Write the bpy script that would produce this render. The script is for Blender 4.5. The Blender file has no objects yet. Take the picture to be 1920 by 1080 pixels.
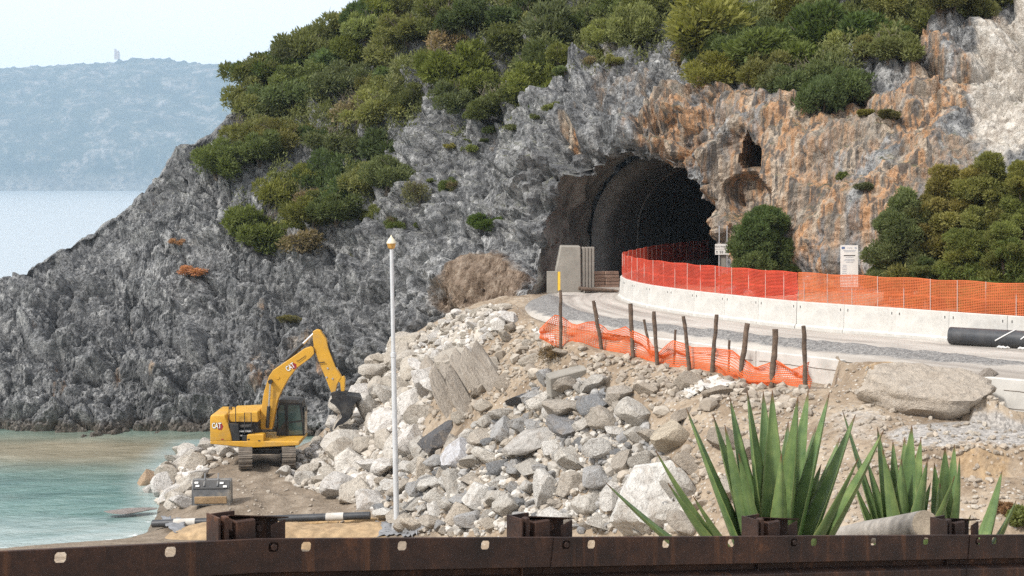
import bpy, bmesh, math, random
import numpy as np
from mathutils import Vector, Matrix

random.seed(7)
RNG = np.random.default_rng(11)
SC = bpy.context.scene
COL = SC.collection
R = math.radians

# ------------------------------------------------------------------ camera, sky, sun, exposure
F = 2800.0            # focal length in photo pixels (photo 1920 wide)
HC = 14.0             # camera height above the sea
HZ = 350.0            # horizon row of the photo
cam_d = bpy.data.cameras.new('camera')
cam = bpy.data.objects.new('camera', cam_d)
COL.objects.link(cam)
cam.location = (0, 0, HC)
cam.rotation_euler = (R(90), 0, 0)
cam_d.sensor_width = 36.0
cam_d.lens = 36.0 * F / 1920.0
cam_d.shift_y = -(540 - HZ) / 1920.0
cam_d.clip_start = 0.1
cam_d.clip_end = 30000
SC.camera = cam

SUN_DIR = Vector((-0.62, -0.42, 0.74)).normalized()      # towards the sun
world = bpy.data.worlds.new('World')
SC.world = world
world.use_nodes = True
wn = world.node_tree
bg = wn.nodes['Background']
sky = wn.nodes.new('ShaderNodeTexSky')
sky.sky_type = 'NISHITA'
sky.sun_disc = False
sky.sun_elevation = math.asin(SUN_DIR.z)
sky.sun_rotation = math.atan2(SUN_DIR.x, SUN_DIR.y)
sky.air_density = 1.0
sky.dust_density = 4.0
sky.ozone_density = 1.0
# thin even overcast: the clear-sky texture seen through a uniform pale veil of high cloud
veil = wn.nodes.new('ShaderNodeMix'); veil.data_type = 'RGBA'
veil.inputs[0].default_value = 0.80
veil.inputs[7].default_value = (7.1, 7.0, 7.05, 1)
wn.links.new(sky.outputs[0], veil.inputs[6])
wn.links.new(veil.outputs[2], bg.inputs[0])
bg.inputs[1].default_value = 0.12

sun_d = bpy.data.lights.new('sun', 'SUN')
sun_d.energy = 2.8
sun_d.angle = R(6)
sun_d.color = (1.0, 0.965, 0.915)
sun = bpy.data.objects.new('sun', sun_d)
COL.objects.link(sun)
sun.location = (-40, -40, 80)
sun.rotation_euler = (-SUN_DIR).to_track_quat('-Z', 'Y').to_euler()

vs = SC.view_settings
vs.view_transform = 'Standard'
vs.look = 'None'
vs.gamma = 1.0
vs.exposure = 0.58
vs.use_curve_mapping = False
SC.render.engine = 'CYCLES'
SC.cycles.use_denoising = False
SC.cycles.adaptive_threshold = 0.012
SC.cycles.max_bounces = 5
SC.cycles.diffuse_bounces = 2
SC.cycles.glossy_bounces = 2
SC.cycles.transmission_bounces = 4
SC.cycles.transparent_max_bounces = 8
SC.cycles.volume_bounces = 1
SC.cycles.sample_clamp_indirect = 2.0
SC.cycles.caustics_reflective = False
SC.cycles.caustics_refractive = False

# ------------------------------------------------------------------ helpers
def at(px, py, Y):
    return Vector(((px - 960) / F * Y, Y, HC - (py - HZ) / F * Y))

def wz(py, Y):
    return HC - (py - HZ) / F * Y

def tag(o, label=None, cat=None, group=None, kind=None):
    if label: o['label'] = label
    if cat: o['category'] = cat
    if group: o['group'] = group
    if kind: o['kind'] = kind
    return o

def link(name, me, parent=None, mat=None):
    o = bpy.data.objects.new(name, me)
    COL.objects.link(o)
    if mat is not None and me is not None and not me.materials:
        me.materials.append(mat)
    if parent is not None:
        o.parent = parent
    return o

def empty(name, loc=(0, 0, 0), rz=0.0):
    o = bpy.data.objects.new(name, None)
    COL.objects.link(o)
    o.location = loc
    o.rotation_euler = (0, 0, rz)
    o.empty_display_size = 0.3
    return o

def copy_tree(o, parent=None):
    c = o.copy()
    COL.objects.link(c)
    c.parent = parent
    for ch in o.children:
        copy_tree(ch, c)
    return c

def np_mesh(name, V, Fq, smooth=True):
    """mesh from numpy verts (n,3) and quads (m,4) (or tris (m,3))"""
    me = bpy.data.meshes.new(name)
    V = np.asarray(V, dtype=np.float32)
    Fq = np.asarray(Fq, dtype=np.int32)
    k = Fq.shape[1]
    me.vertices.add(len(V))
    me.vertices.foreach_set('co', V.ravel())
    me.loops.add(Fq.size)
    me.loops.foreach_set('vertex_index', Fq.ravel())
    me.polygons.add(len(Fq))
    me.polygons.foreach_set('loop_start', np.arange(0, Fq.size, k, dtype=np.int32))
    me.update(calc_edges=True)
    me.polygons.foreach_set('use_smooth', np.full(len(Fq), smooth, dtype=bool))
    me.validate()
    return me

def add_attr(me, name, arr, typ='FLOAT'):
    a = me.attributes.new(name, typ, 'POINT')
    arr = np.asarray(arr, dtype=np.float32)
    if typ == 'FLOAT':
        a.data.foreach_set('value', arr.ravel())
    else:
        a.data.foreach_set('color', arr.ravel())

def grid_faces(nr, nc, keep=None):
    i = np.arange(nr - 1)[:, None] * nc + np.arange(nc - 1)[None, :]
    q = np.stack([i, i + 1, i + nc + 1, i + nc], axis=-1)
    if keep is not None:
        return q[keep]
    return q.reshape(-1, 4)

class MB:
    """collects shapes for ONE mesh object"""
    def __init__(self):
        self.v = []; self.f = []
    def add(self, vs, fs):
        b = len(self.v)
        self.v += [tuple(p) for p in vs]
        self.f += [tuple(b + i for i in f) for f in fs]
        return self
    def box(self, c, s, rot=None):
        hx, hy, hz = s[0] / 2, s[1] / 2, s[2] / 2
        pts = [Vector((x, y, z)) for z in (-hz, hz) for y in (-hy, hy) for x in (-hx, hx)]
        if rot is not None:
            pts = [rot @ p for p in pts]
        c = Vector(c)
        return self.add([p + c for p in pts], [(0, 2, 3, 1), (4, 5, 7, 6), (0, 1, 5, 4), (2, 6, 7, 3), (0, 4, 6, 2), (1, 3, 7, 5)])
    def cyl(self, p0, p1, r0, r1=None, n=12, caps=True):
        if r1 is None: r1 = r0
        p0 = Vector(p0); p1 = Vector(p1)
        d = (p1 - p0).normalized()
        a = d.orthogonal().normalized(); b = d.cross(a)
        vs = []
        for p, r in ((p0, r0), (p1, r1)):
            for i in range(n):
                t = 2 * math.pi * i / n
                vs.append(p + a * (math.cos(t) * r) + b * (math.sin(t) * r))
        fs = [(i, (i + 1) % n, n + (i + 1) % n, n + i) for i in range(n)]
        if caps:
            fs += [tuple(reversed(range(n))), tuple(range(n, 2 * n))]
        return self.add(vs, fs)
    def tube(self, pts, r, n=8, caps=True):
        pts = [Vector(p) for p in pts]
        m = len(pts)
        rs = r if isinstance(r, (list, tuple)) else [r] * m
        vs = []
        a = None
        for i, p in enumerate(pts):
            d = (pts[min(i + 1, m - 1)] - pts[max(i - 1, 0)]).normalized()
            if a is None:
                a = d.orthogonal().normalized()
            a = (a - d * a.dot(d))
            a = a.normalized() if a.length > 1e-6 else d.orthogonal().normalized()
            b = d.cross(a)
            for k in range(n):
                t = 2 * math.pi * k / n
                vs.append(p + a * (math.cos(t) * rs[i]) + b * (math.sin(t) * rs[i]))
        fs = []
        for i in range(m - 1):
            for k in range(n):
                fs.append((i * n + k, i * n + (k + 1) % n, (i + 1) * n + (k + 1) % n, (i + 1) * n + k))
        if caps:
            fs += [tuple(reversed(range(n))), tuple(range((m - 1) * n, m * n))]
        return self.add(vs, fs)
    def prism(self, outline, a0, a1, axis='y'):
        """closed outline [(u,w)...] extruded; axis y: u=x, w=z; axis x: u=y, w=z; axis z: u=x, w=y"""
        def P(u, w, a):
            return (u, a, w) if axis == 'y' else ((a, u, w) if axis == 'x' else (u, w, a))
        n = len(outline)
        vs = [P(u, w, a0) for u, w in outline] + [P(u, w, a1) for u, w in outline]
        fs = [tuple(range(n)), tuple(range(2 * n - 1, n - 1, -1))]
        fs += [(i, i + n, (i + 1) % n + n, (i + 1) % n) for i in range(n)]
        return self.add(vs, fs)
    def lathe(self, prof, n=16, c=(0, 0, 0)):
        vs = []
        for r, z in prof:
            for k in range(n):
                t = 2 * math.pi * k / n
                vs.append((c[0] + r * math.cos(t), c[1] + r * math.sin(t), c[2] + z))
        m = len(prof); fs = []
        for i in range(m - 1):
            for k in range(n):
                fs.append((i * n + k, i * n + (k + 1) % n, (i + 1) * n + (k + 1) % n, (i + 1) * n + k))
        fs += [tuple(reversed(range(n))), tuple(range((m - 1) * n, m * n))]
        return self.add(vs, fs)
    def mesh(self, name, bevel=0.0, smooth=False, sharp=35, seg=1):
        bm = bmesh.new()
        vv = [bm.verts.new(p) for p in self.v]
        for f in self.f:
            try: bm.faces.new([vv[i] for i in f])
            except ValueError: pass
        bmesh.ops.recalc_face_normals(bm, faces=bm.faces[:])
        if bevel > 0:
            ed = [e for e in bm.edges if len(e.link_faces) == 2 and e.calc_face_angle(0) > R(25)]
            bmesh.ops.bevel(bm, geom=ed, offset=bevel, segments=seg, profile=0.5, affect='EDGES', clamp_overlap=True)
        me = bpy.data.meshes.new(name)
        bm.to_mesh(me); bm.free()
        if smooth:
            me.polygons.foreach_set('use_smooth', [True] * len(me.polygons))
            me.set_sharp_from_angle(angle=R(sharp))
        return me
    def build(self, name, mat, parent=None, bevel=0.0, smooth=False, sharp=35, seg=1):
        return link(name, self.mesh(name, bevel, smooth, sharp, seg), parent, mat)

# ---- numpy noise
_T = np.random.default_rng(5)
_g = _T.normal(size=(1024, 3)); _g /= np.linalg.norm(_g, axis=1, keepdims=True)
_pt = _T.random((1024, 3))
def _hash(i, j, k, seed):
    h = (i.astype(np.int64) * 73856093) ^ (j.astype(np.int64) * 19349663) ^ (k.astype(np.int64) * 83492791) ^ (seed * 2654435)
    h = (h ^ (h >> 13)) * 1274126177
    h = h ^ (h >> 16)
    return (h & 1023).astype(np.int32)
def perlin(P, seed=0):
    P = np.asarray(P, dtype=np.float64)
    I = np.floor(P).astype(np.int64); f = P - I
    u = f * f * f * (f * (f * 6 - 15) + 10)
    out = np.zeros(P.shape[:-1])
    for dx in (0, 1):
        for dy in (0, 1):
            for dz in (0, 1):
                g = _g[_hash(I[..., 0] + dx, I[..., 1] + dy, I[..., 2] + dz, seed)]
                d = g[..., 0] * (f[..., 0] - dx) + g[..., 1] * (f[..., 1] - dy) + g[..., 2] * (f[..., 2] - dz)
                w = (u[..., 0] if dx else 1 - u[..., 0]) * (u[..., 1] if dy else 1 - u[..., 1]) * (u[..., 2] if dz else 1 - u[..., 2])
                out += w * d
    return out * 1.5
def fbm(P, oct=4, seed=0, gain=0.5, ridged=False):
    a = 1.0; s = 0; P = np.asarray(P, dtype=np.float64); tot = 0
    for o in range(oct):
        n = perlin(P * 2.03 ** o + 17.3 * o, seed + o)
        if ridged: n = 1 - 2 * np.abs(n)
        s = s + a * n; tot += a; a *= gain
    return s / tot
def worley(P, seed=0):
    P = np.asarray(P, dtype=np.float64)
    I = np.floor(P).astype(np.int64); f = P - I
    f1 = np.full(P.shape[:-1], 9.0); f2 = f1.copy(); cid = np.zeros(P.shape[:-1], dtype=np.int32)
    for dx in (-1, 0, 1):
        for dy in (-1, 0, 1):
            for dz in (-1, 0, 1):
                h = _hash(I[..., 0] + dx, I[..., 1] + dy, I[..., 2] + dz, seed)
                q = _pt[h]
                d = np.sqrt((q[..., 0] + dx - f[..., 0]) ** 2 + (q[..., 1] + dy - f[..., 1]) ** 2 + (q[..., 2] + dz - f[..., 2]) ** 2)
                c = d < f1
                f2 = np.where(c, f1, np.minimum(f2, d)); cid = np.where(c, h, cid); f1 = np.where(c, d, f1)
    return f1, f2, cid
def sstep(a, b, x):
    t = np.clip((x - a) / (b - a), 0, 1)
    return t * t * (3 - 2 * t)
def cubic(xk, yk, xq):
    """Catmull-Rom through knots; yk (K,...)"""
    xk = np.asarray(xk, float); yk = np.asarray(yk, float)
    sh = (-1,) + (1,) * (yk.ndim - 1)
    d = np.diff(yk, axis=0) / np.diff(xk).reshape(sh)
    m = np.empty_like(yk); m[0] = d[0]; m[-1] = d[-1]
    h = np.diff(xk)
    w = (h[1:] / (h[:-1] + h[1:])).reshape(sh)
    m[1:-1] = d[:-1] * w + d[1:] * (1 - w)
    i = np.clip(np.searchsorted(xk, xq) - 1, 0, len(xk) - 2)
    hh = (xk[i + 1] - xk[i]); t = ((xq - xk[i]) / hh).reshape(sh); hh = hh.reshape(sh)
    t2 = t * t; t3 = t2 * t
    return (2 * t3 - 3 * t2 + 1) * yk[i] + (t3 - 2 * t2 + t) * hh * m[i] + (-2 * t3 + 3 * t2) * yk[i + 1] + (t3 - t2) * hh * m[i + 1]
def in_poly(x, y, poly):
    x = np.asarray(x); y = np.asarray(y)
    c = np.zeros(x.shape, bool); n = len(poly)
    for i in range(n):
        x0, y0 = poly[i]; x1, y1 = poly[(i + 1) % n]
        if y0 == y1: continue
        k = ((y0 > y) != (y1 > y)) & (x < (x1 - x0) * (y - y0) / (y1 - y0) + x0)
        c ^= k
    return c
def blob(px, py, L):
    """soft ellipses [(cx,cy,rx,ry,w)]"""
    s = np.zeros(np.shape(px))
    for cx, cy, rx, ry, w in L:
        s = np.maximum(s, w * np.clip(1.6 - 1.6 * (((px - cx) / rx) ** 2 + ((py - cy) / ry) ** 2), 0, 1))
    return s

# ---- materials
class NT:
    def __init__(self, name):
        self.m = bpy.data.materials.new(name); self.m.use_nodes = True
        self.t = self.m.node_tree; self.b = self.t.nodes['Principled BSDF']
        self.out = self.t.nodes['Material Output']
    def n(self, typ, **kw):
        nd = self.t.nodes.new('ShaderNode' + typ)
        for k, v in kw.items():
            if k.startswith('i_'):
                nd.inputs[k[2:].replace('_', ' ')].default_value = v
            else:
                setattr(nd, k, v)
        return nd
    def l(self, a, b):
        self.t.links.new(a, b)
    def coord(self, kind='Object', scale=(1, 1, 1)):
        tc = self.n('TexCoord'); mp = self.n('Mapping'); mp.inputs['Scale'].default_value = scale
        self.l(tc.outputs[kind], mp.inputs['Vector']); return mp.outputs[0]
    def pos(self, scale=(1, 1, 1)):
        g = self.n('NewGeometry'); mp = self.n('Mapping'); mp.inputs['Scale'].default_value = scale
        self.l(g.outputs['Position'], mp.inputs['Vector']); return mp.outputs[0]
    def noise(self, vec, scale, detail=5, rough=0.55, dist=0.0):
        nd = self.n('TexNoise'); nd.inputs['Scale'].default_value = scale; nd.inputs['Detail'].default_value = detail
        nd.inputs['Roughness'].default_value = rough; nd.inputs['Distortion'].default_value = dist
        if vec is not None: self.l(vec, nd.inputs['Vector'])
        return nd.outputs['Fac']
    def voro(self, vec, scale, feature='F1', out='Distance'):
        nd = self.n('TexVoronoi', feature=feature); nd.inputs['Scale'].default_value = scale
        if vec is not None: self.l(vec, nd.inputs['Vector'])
        return nd.outputs[out]
    def ramp(self, fac, stops, interp='LINEAR'):
        nd = self.n('ValToRGB'); cr = nd.color_ramp; cr.interpolation = interp
        while len(cr.elements) < len(stops): cr.elements.new(0.5)
        for e, (p, c) in zip(cr.elements, stops):
            e.position = p
            e.color = (c, c, c, 1) if isinstance(c, (int, float)) else (c[0], c[1], c[2], 1)
        self.l(fac, nd.inputs[0]); return nd.outputs[0]
    def mix(self, fac, a, b, blend='MIX'):
        nd = self.n('Mix', data_type='RGBA', blend_type=blend)
        for sock, v in ((nd.inputs[0], fac), (nd.inputs[6], a), (nd.inputs[7], b)):
            if hasattr(v, 'links'): self.l(v, sock)
            elif isinstance(v, (int, float)): sock.default_value = v if sock == nd.inputs[0] else (v, v, v, 1)
            else: sock.default_value = (v[0], v[1], v[2], 1)
        return nd.outputs[2]
    def math(self, op, a, b=None, clamp=False):
        nd = self.n('Math', operation=op, use_clamp=clamp)
        for i, v in enumerate((a, b)):
            if v is None: continue
            if hasattr(v, 'links'): self.l(v, nd.inputs[i])
            else: nd.inputs[i].default_value = v
        return nd.outputs[0]
    def attr(self, name, out='Fac'):
        nd = self.n('Attribute', attribute_name=name); return nd.outputs[out]
    def bump(self, h, strength=0.5, dist=0.05):
        nd = self.n('Bump'); nd.inputs['Strength'].default_value = strength; nd.inputs['Distance'].default_value = dist
        self.l(h, nd.inputs['Height']); self.l(nd.outputs[0], self.b.inputs['Normal']); return nd
    def base(self, c):
        if hasattr(c, 'links'): self.l(c, self.b.inputs['Base Color'])
        else: self.b.inputs['Base Color'].default_value = (c[0], c[1], c[2], 1)
    def set(self, **kw):
        for k, v in kw.items():
            s = self.b.inputs[k.replace('_', ' ')]
            if hasattr(v, 'links'): self.l(v, s)
            else: s.default_value = v

def simple(name, c, rough=0.6, metal=0.0, var=0.25, scale=6.0, bump=0.0, dirt=None, dirt_amt=0.4, coord='Object'):
    """plain painted/solid surface with slight mottling and optional dirt colour"""
    t = NT(name)
    v = t.coord(coord)
    n = t.noise(v, scale, 6, 0.6)
    a = tuple(x * (1 - var) for x in c); b = tuple(min(1, x * (1 + var)) for x in c)
    col = t.ramp(n, [(0.3, a), (0.7, b)])
    if dirt is not None:
        n2 = t.noise(v, scale * 0.45, 8, 0.7)
        m = t.ramp(n2, [(0.48, 0.0), (0.68, dirt_amt)])
        col = t.mix(m, col, dirt)
    t.base(col); t.set(Roughness=rough, Metallic=metal)
    if bump > 0:
        t.bump(t.noise(v, scale * 4, 6, 0.65), bump, 0.02)
    return t.m
# ------------------------------------------------------------------ materials of the setting
def mat_cliff():
    t = NT('cliff_limestone')
    p = t.pos()
    big = t.noise(p, 0.16, 4, 0.6)
    mid = t.noise(p, 0.9, 6, 0.74, 0.9)
    fine = t.noise(p, 4.0, 5, 0.75, 0.5)
    grey = t.ramp(mid, [(0.33, (0.045, 0.046, 0.048)), (0.43, (0.180, 0.184, 0.188)), (0.52, (0.335, 0.338, 0.338)), (0.61, (0.60, 0.60, 0.585))])
    grey = t.mix(t.ramp(big, [(0.35, 0.0), (0.65, 0.55)]), grey, (0.185, 0.188, 0.192))
    grey = t.mix(t.ramp(fine, [(0.38, 0.75), (0.50, 0.0)]), grey, (0.040, 0.041, 0.043))
    # vertical flow streaks
    ps = t.pos((1.3, 1.3, 0.07))
    st = t.noise(ps, 1.0, 4, 0.62, 0.4)
    st2 = t.noise(t.pos((3.0, 3.0, 0.11)), 1.0, 5, 0.6, 0.5)
    orange = t.ramp(st, [(0.30, (0.13, 0.115, 0.10)), (0.39, (0.33, 0.25, 0.175)), (0.47, (0.55, 0.31, 0.16)), (0.55, (0.48, 0.37, 0.27)), (0.64, (0.62, 0.52, 0.41)), (0.8, (0.33, 0.30, 0.265))])
    orange = t.mix(t.ramp(st2, [(0.42, 0.85), (0.52, 0.0)]), orange, (0.10, 0.098, 0.095))
    orange = t.mix(t.ramp(t.noise(t.pos((0.45, 0.45, 0.06)), 1.0, 4, 0.6, 0.2), [(0.50, 0.0), (0.62, 0.65)]), orange, (0.33, 0.295, 0.25))
    orange = t.mix(t.ramp(fine, [(0.28, 0.5), (0.5, 0.0)]), orange, (0.10, 0.075, 0.06))
    white = t.ramp(t.noise(p, 1.6, 4, 0.7), [(0.3, (0.34, 0.29, 0.24)), (0.5, (0.62, 0.57, 0.50)), (0.7, (0.75, 0.72, 0.66))])
    earth = t.ramp(t.noise(p, 2.6, 4, 0.7), [(0.3, (0.12, 0.085, 0.06)), (0.5, (0.25, 0.185, 0.135)), (0.72, (0.40, 0.33, 0.26))])
    sep = t.n('SeparateColor'); t.l(t.attr('mask', 'Color'), sep.inputs[0])
    wob = t.math('MULTIPLY', t.math('SUBTRACT', t.noise(p, 0.7, 5, 0.68, 0.5), 0.5), 1.7)
    def msk(s):
        return t.ramp(t.math('ADD', s, wob), [(0.34, 0.0), (0.74, 1.0)])
    wst = t.math('ADD', t.math('MULTIPLY', t.math('SUBTRACT', t.noise(t.pos((0.75, 0.75, 0.09)), 1.0, 5, 0.62, 0.3), 0.5), 2.4), t.math('MULTIPLY', wob, 0.35))
    om = t.ramp(t.math('ADD', sep.outputs[0], wst), [(0.40, 0.0), (0.72, 1.0)])
    col = t.mix(om, grey, orange)
    col = t.mix(msk(sep.outputs[1]), col, white)
    col = t.mix(msk(sep.outputs[2]), col, earth)
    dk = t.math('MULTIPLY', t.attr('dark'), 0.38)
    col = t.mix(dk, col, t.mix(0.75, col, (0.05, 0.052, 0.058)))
    # brown tide band just above the water
    g = t.n('NewGeometry'); sx = t.n('SeparateXYZ'); t.l(g.outputs['Position'], sx.inputs[0])
    zz = t.math('ADD', sx.outputs[2], t.math('MULTIPLY', wob, -0.35))
    band = t.ramp(t.math('MULTIPLY', zz, 0.5), [(0.0, 1.0), (0.18, 0.9), (0.36, 0.0)])
    isl = t.math('SUBTRACT', 1.0, sep.outputs[2])
    col = t.mix(t.math('MULTIPLY', band, t.math('MULTIPLY', isl, 0.7)), col, (0.13, 0.10, 0.07))
    # thin green-grey lichen/grass film on gentle ledges
    nz = t.n('SeparateXYZ'); t.l(g.outputs['Normal'], nz.inputs[0])
    led = t.math('MULTIPLY', t.ramp(nz.outputs[2], [(0.62, 0.0), (0.9, 1.0)]), t.ramp(mid, [(0.48, 0.0), (0.6, 0.9)]))
    led = t.math('MULTIPLY', led, t.attr('green'))
    col = t.mix(led, col, t.ramp(fine, [(0.35, (0.05, 0.06, 0.022)), (0.7, (0.16, 0.155, 0.075))]))
    t.base(col)
    t.set(Roughness=0.92)
    t.b.inputs['Specular IOR Level'].default_value = 0.25
    t.bump(t.noise(p, 2.2, 6, 0.76, 0.9), 1.0, 0.30)
    return t.m

def mat_ground():
    t = NT('site_soil')
    p = t.pos()
    n1 = t.noise(p, 0.55, 5, 0.68)
    n2 = t.noise(p, 4.5, 5, 0.7)
    soil = t.ramp(n1, [(0.3, (0.19, 0.140, 0.095)), (0.5, (0.32, 0.252, 0.182)), (0.7, (0.44, 0.37, 0.285))])
    soil = t.mix(t.ramp(n2, [(0.3, 0.55), (0.5, 0.0)]), soil, (0.10, 0.075, 0.055))
    peb = t.voro(p, 7.0, 'F1', 'Distance')
    pc = t.voro(p, 7.0, 'F1', 'Color')
    sp = t.n('SeparateColor'); t.l(pc, sp.inputs[0])
    pebm = t.math('MULTIPLY', t.ramp(peb, [(0.22, 1.0), (0.34, 0.0)]), t.ramp(sp.outputs[0], [(0.55, 0.0), (0.62, 0.85)]))
    soil = t.mix(pebm, soil, t.ramp(sp.outputs[1], [(0.0, (0.27, 0.26, 0.25)), (1.0, (0.60, 0.56, 0.50))]))
    sep = t.n('SeparateColor'); t.l(t.attr('mask', 'Color'), sep.inputs[0])
    wob = t.math('MULTIPLY', t.math('SUBTRACT', n1, 0.5), 0.9)
    def msk(s):
        return t.ramp(t.math('ADD', s, wob), [(0.35, 0.0), (0.6, 1.0)])
    sand = t.ramp(t.noise(p, 1.3, 4, 0.7), [(0.3, (0.15, 0.118, 0.086)), (0.55, (0.245, 0.198, 0.15)), (0.75, (0.33, 0.28, 0.22))])
    gv = t.voro(p, 16.0, 'F1', 'Color'); sg = t.n('SeparateColor'); t.l(gv, sg.inputs[0])
    grav = t.ramp(sg.outputs[0], [(0.0, (0.22, 0.205, 0.19)), (0.5, (0.34, 0.32, 0.295)), (1.0, (0.47, 0.44, 0.405))])
    och = t.ramp(n2, [(0.3, (0.30, 0.185, 0.085)), (0.7, (0.52, 0.36, 0.19))])
    col = t.mix(msk(sep.outputs[0]), soil, sand)
    col = t.mix(msk(sep.outputs[1]), col, grav)
    col = t.mix(msk(sep.outputs[2]), col, och)
    g = t.n('NewGeometry'); sx = t.n('SeparateXYZ'); t.l(g.outputs['Position'], sx.inputs[0])
    wet = t.ramp(t.math('ADD', sx.outputs[2], t.math('MULTIPLY', wob, 0.4)), [(0.12, 1.0), (0.45, 0.0)])
    col = t.mix(t.math('MULTIPLY', wet, 0.55), col, (0.09, 0.08, 0.065))
    t.base(col); t.set(Roughness=0.95); t.b.inputs['Specular IOR Level'].default_value = 0.2
    h = t.math('ADD', n2, t.math('MULTIPLY', peb, -0.5))
    t.bump(h, 0.8, 0.08)
    return t.m

def mat_road():
    t = NT('dusty_gravel_road')
    p = t.pos()
    n1 = t.noise(p, 0.8, 6, 0.65)
    tr = t.noise(t.attr('uvw', 'Vector'), 1.0, 4, 0.6, 0.3)
    dust = t.ramp(tr, [(0.32, (0.27, 0.24, 0.21)), (0.48, (0.43, 0.395, 0.35)), (0.66, (0.54, 0.505, 0.455))])
    dust = t.mix(t.ramp(n1, [(0.35, 0.4), (0.6, 0.0)]), dust, (0.30, 0.27, 0.24))
    gv = t.voro(p, 17.0, 'F1', 'Color'); sg = t.n('SeparateColor'); t.l(gv, sg.inputs[0])
    grav = t.ramp(sg.outputs[0], [(0.0, (0.13, 0.125, 0.12)), (0.5, (0.225, 0.215, 0.205)), (1.0, (0.35, 0.335, 0.315))])
    m = t.ramp(t.math('ADD', t.attr('gravel'), t.math('MULTIPLY', t.math('SUBTRACT', n1, 0.5), 0.7)), [(0.42, 0.0), (0.58, 1.0)])
    col = t.mix(m, dust, grav)
    t.base(col); t.set(Roughness=0.95)
    h = t.math('ADD', t.math('MULTIPLY', t.voro(p, 17.0, 'F1'), t.math('ADD', m, 0.15)), t.noise(p, 6, 6, 0.7))
    t.bump(h, 0.8, 0.06)
    return t.m

def mat_sea():
    t = NT('sea_water')
    p = t.pos()
    n = t.noise(t.pos((1.0, 2.0, 1.0)), 0.22, 5, 0.65, 0.6)
    sep = t.n('SeparateColor'); t.l(t.attr('mask', 'Color'), sep.inputs[0])   # r: silt, g: shallow, b: open sea, paled for sky reflection
    teal = t.ramp(n, [(0.3, (0.060, 0.130, 0.122)), (0.55, (0.115, 0.215, 0.195)), (0.75, (0.19, 0.295, 0.27))])
    wob = t.math('MULTIPLY', t.math('SUBTRACT', t.noise(t.pos((0.5, 1.0, 1.0)), 0.5, 6, 0.7, 0.4), 0.5), 0.9)
    def msk(s, a=0.12, b=0.95):
        return t.ramp(t.math('ADD', s, wob), [(a, 0.0), (b, 1.0)])
    silt = t.ramp(n, [(0.3, (0.22, 0.185, 0.12)), (0.7, (0.37, 0.305, 0.21))])
    col = t.mix(t.ramp(t.math('ADD', sep.outputs[0], t.math('MULTIPLY', wob, 0.5)), [(0.0, 0.0), (1.0, 0.85)]), teal, silt)
    col = t.mix(msk(sep.outputs[1]), col, t.ramp(n, [(0.3, (0.22, 0.31, 0.30)), (0.7, (0.40, 0.45, 0.43))]))
    col = t.mix(sep.outputs[2], col, (0.42, 0.46, 0.48))  # pale base colour stands in for the sky reflected by the far water
    # foam at the water's edge
    fo = t.noise(p, 1.6, 8, 0.75, 0.8)
    fm = t.ramp(t.math('ADD', t.attr('foam'), t.math('MULTIPLY', t.math('SUBTRACT', fo, 0.5), 1.3)), [(0.62, 0.0), (0.8, 0.85)])
    col = t.mix(fm, col, (0.75, 0.77, 0.77))
    t.base(col)
    t.set(Roughness=t.math('ADD', t.math('MULTIPLY', fm, 0.4), 0.16))
    t.b.inputs['IOR'].default_value = 1.33
    w1 = t.noise(t.pos((1.0, 1.5, 1)), 1.7, 4, 0.6, 0.5)
    w2 = t.noise(t.pos((0.5, 1.0, 1)), 0.6, 3, 0.5, 0.4)
    h = t.math('ADD', t.math('MULTIPLY', w1, 0.45), w2)
    t.bump(h, 0.36, 0.28)
    return t.m

def mat_hill():
    t = NT('far_scrub_hillside')
    p = t.pos()
    n = t.noise(p, 0.012, 10, 0.72, 0.4)
    n2 = t.noise(p, 0.05, 8, 0.75)
    col = t.ramp(n, [(0.36, (0.028, 0.045, 0.02)), (0.50, (0.085, 0.095, 0.05)), (0.58, (0.26, 0.235, 0.185)), (0.72, (0.42, 0.38, 0.33))])
    col = t.mix(t.ramp(n2, [(0.42, 0.85), (0.56, 0.0)]), col, (0.03, 0.045, 0.02))
    g = t.n('NewGeometry'); sx = t.n('SeparateXYZ'); t.l(g.outputs['Position'], sx.inputs[0])
    lo = t.ramp(t.math('MULTIPLY', t.math('ADD', sx.outputs[2], t.math('MULTIPLY', t.math('SUBTRACT', n, 0.5), 90.0)), 0.01), [(0.25, 0.45), (0.6, 0.0)])
    col = t.mix(lo, col, t.ramp(n2, [(0.35, (0.12, 0.11, 0.09)), (0.6, (0.48, 0.44, 0.39))]))
    t.base(col); t.set(Roughness=1.0)
    t.bump(n, 1.0, 60.0)
    return t.m

M = {}
M['cliff'] = mat_cliff(); M['ground'] = mat_ground(); M['road'] = mat_road(); M['sea'] = mat_sea(); M['hill'] = mat_hill()

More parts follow.
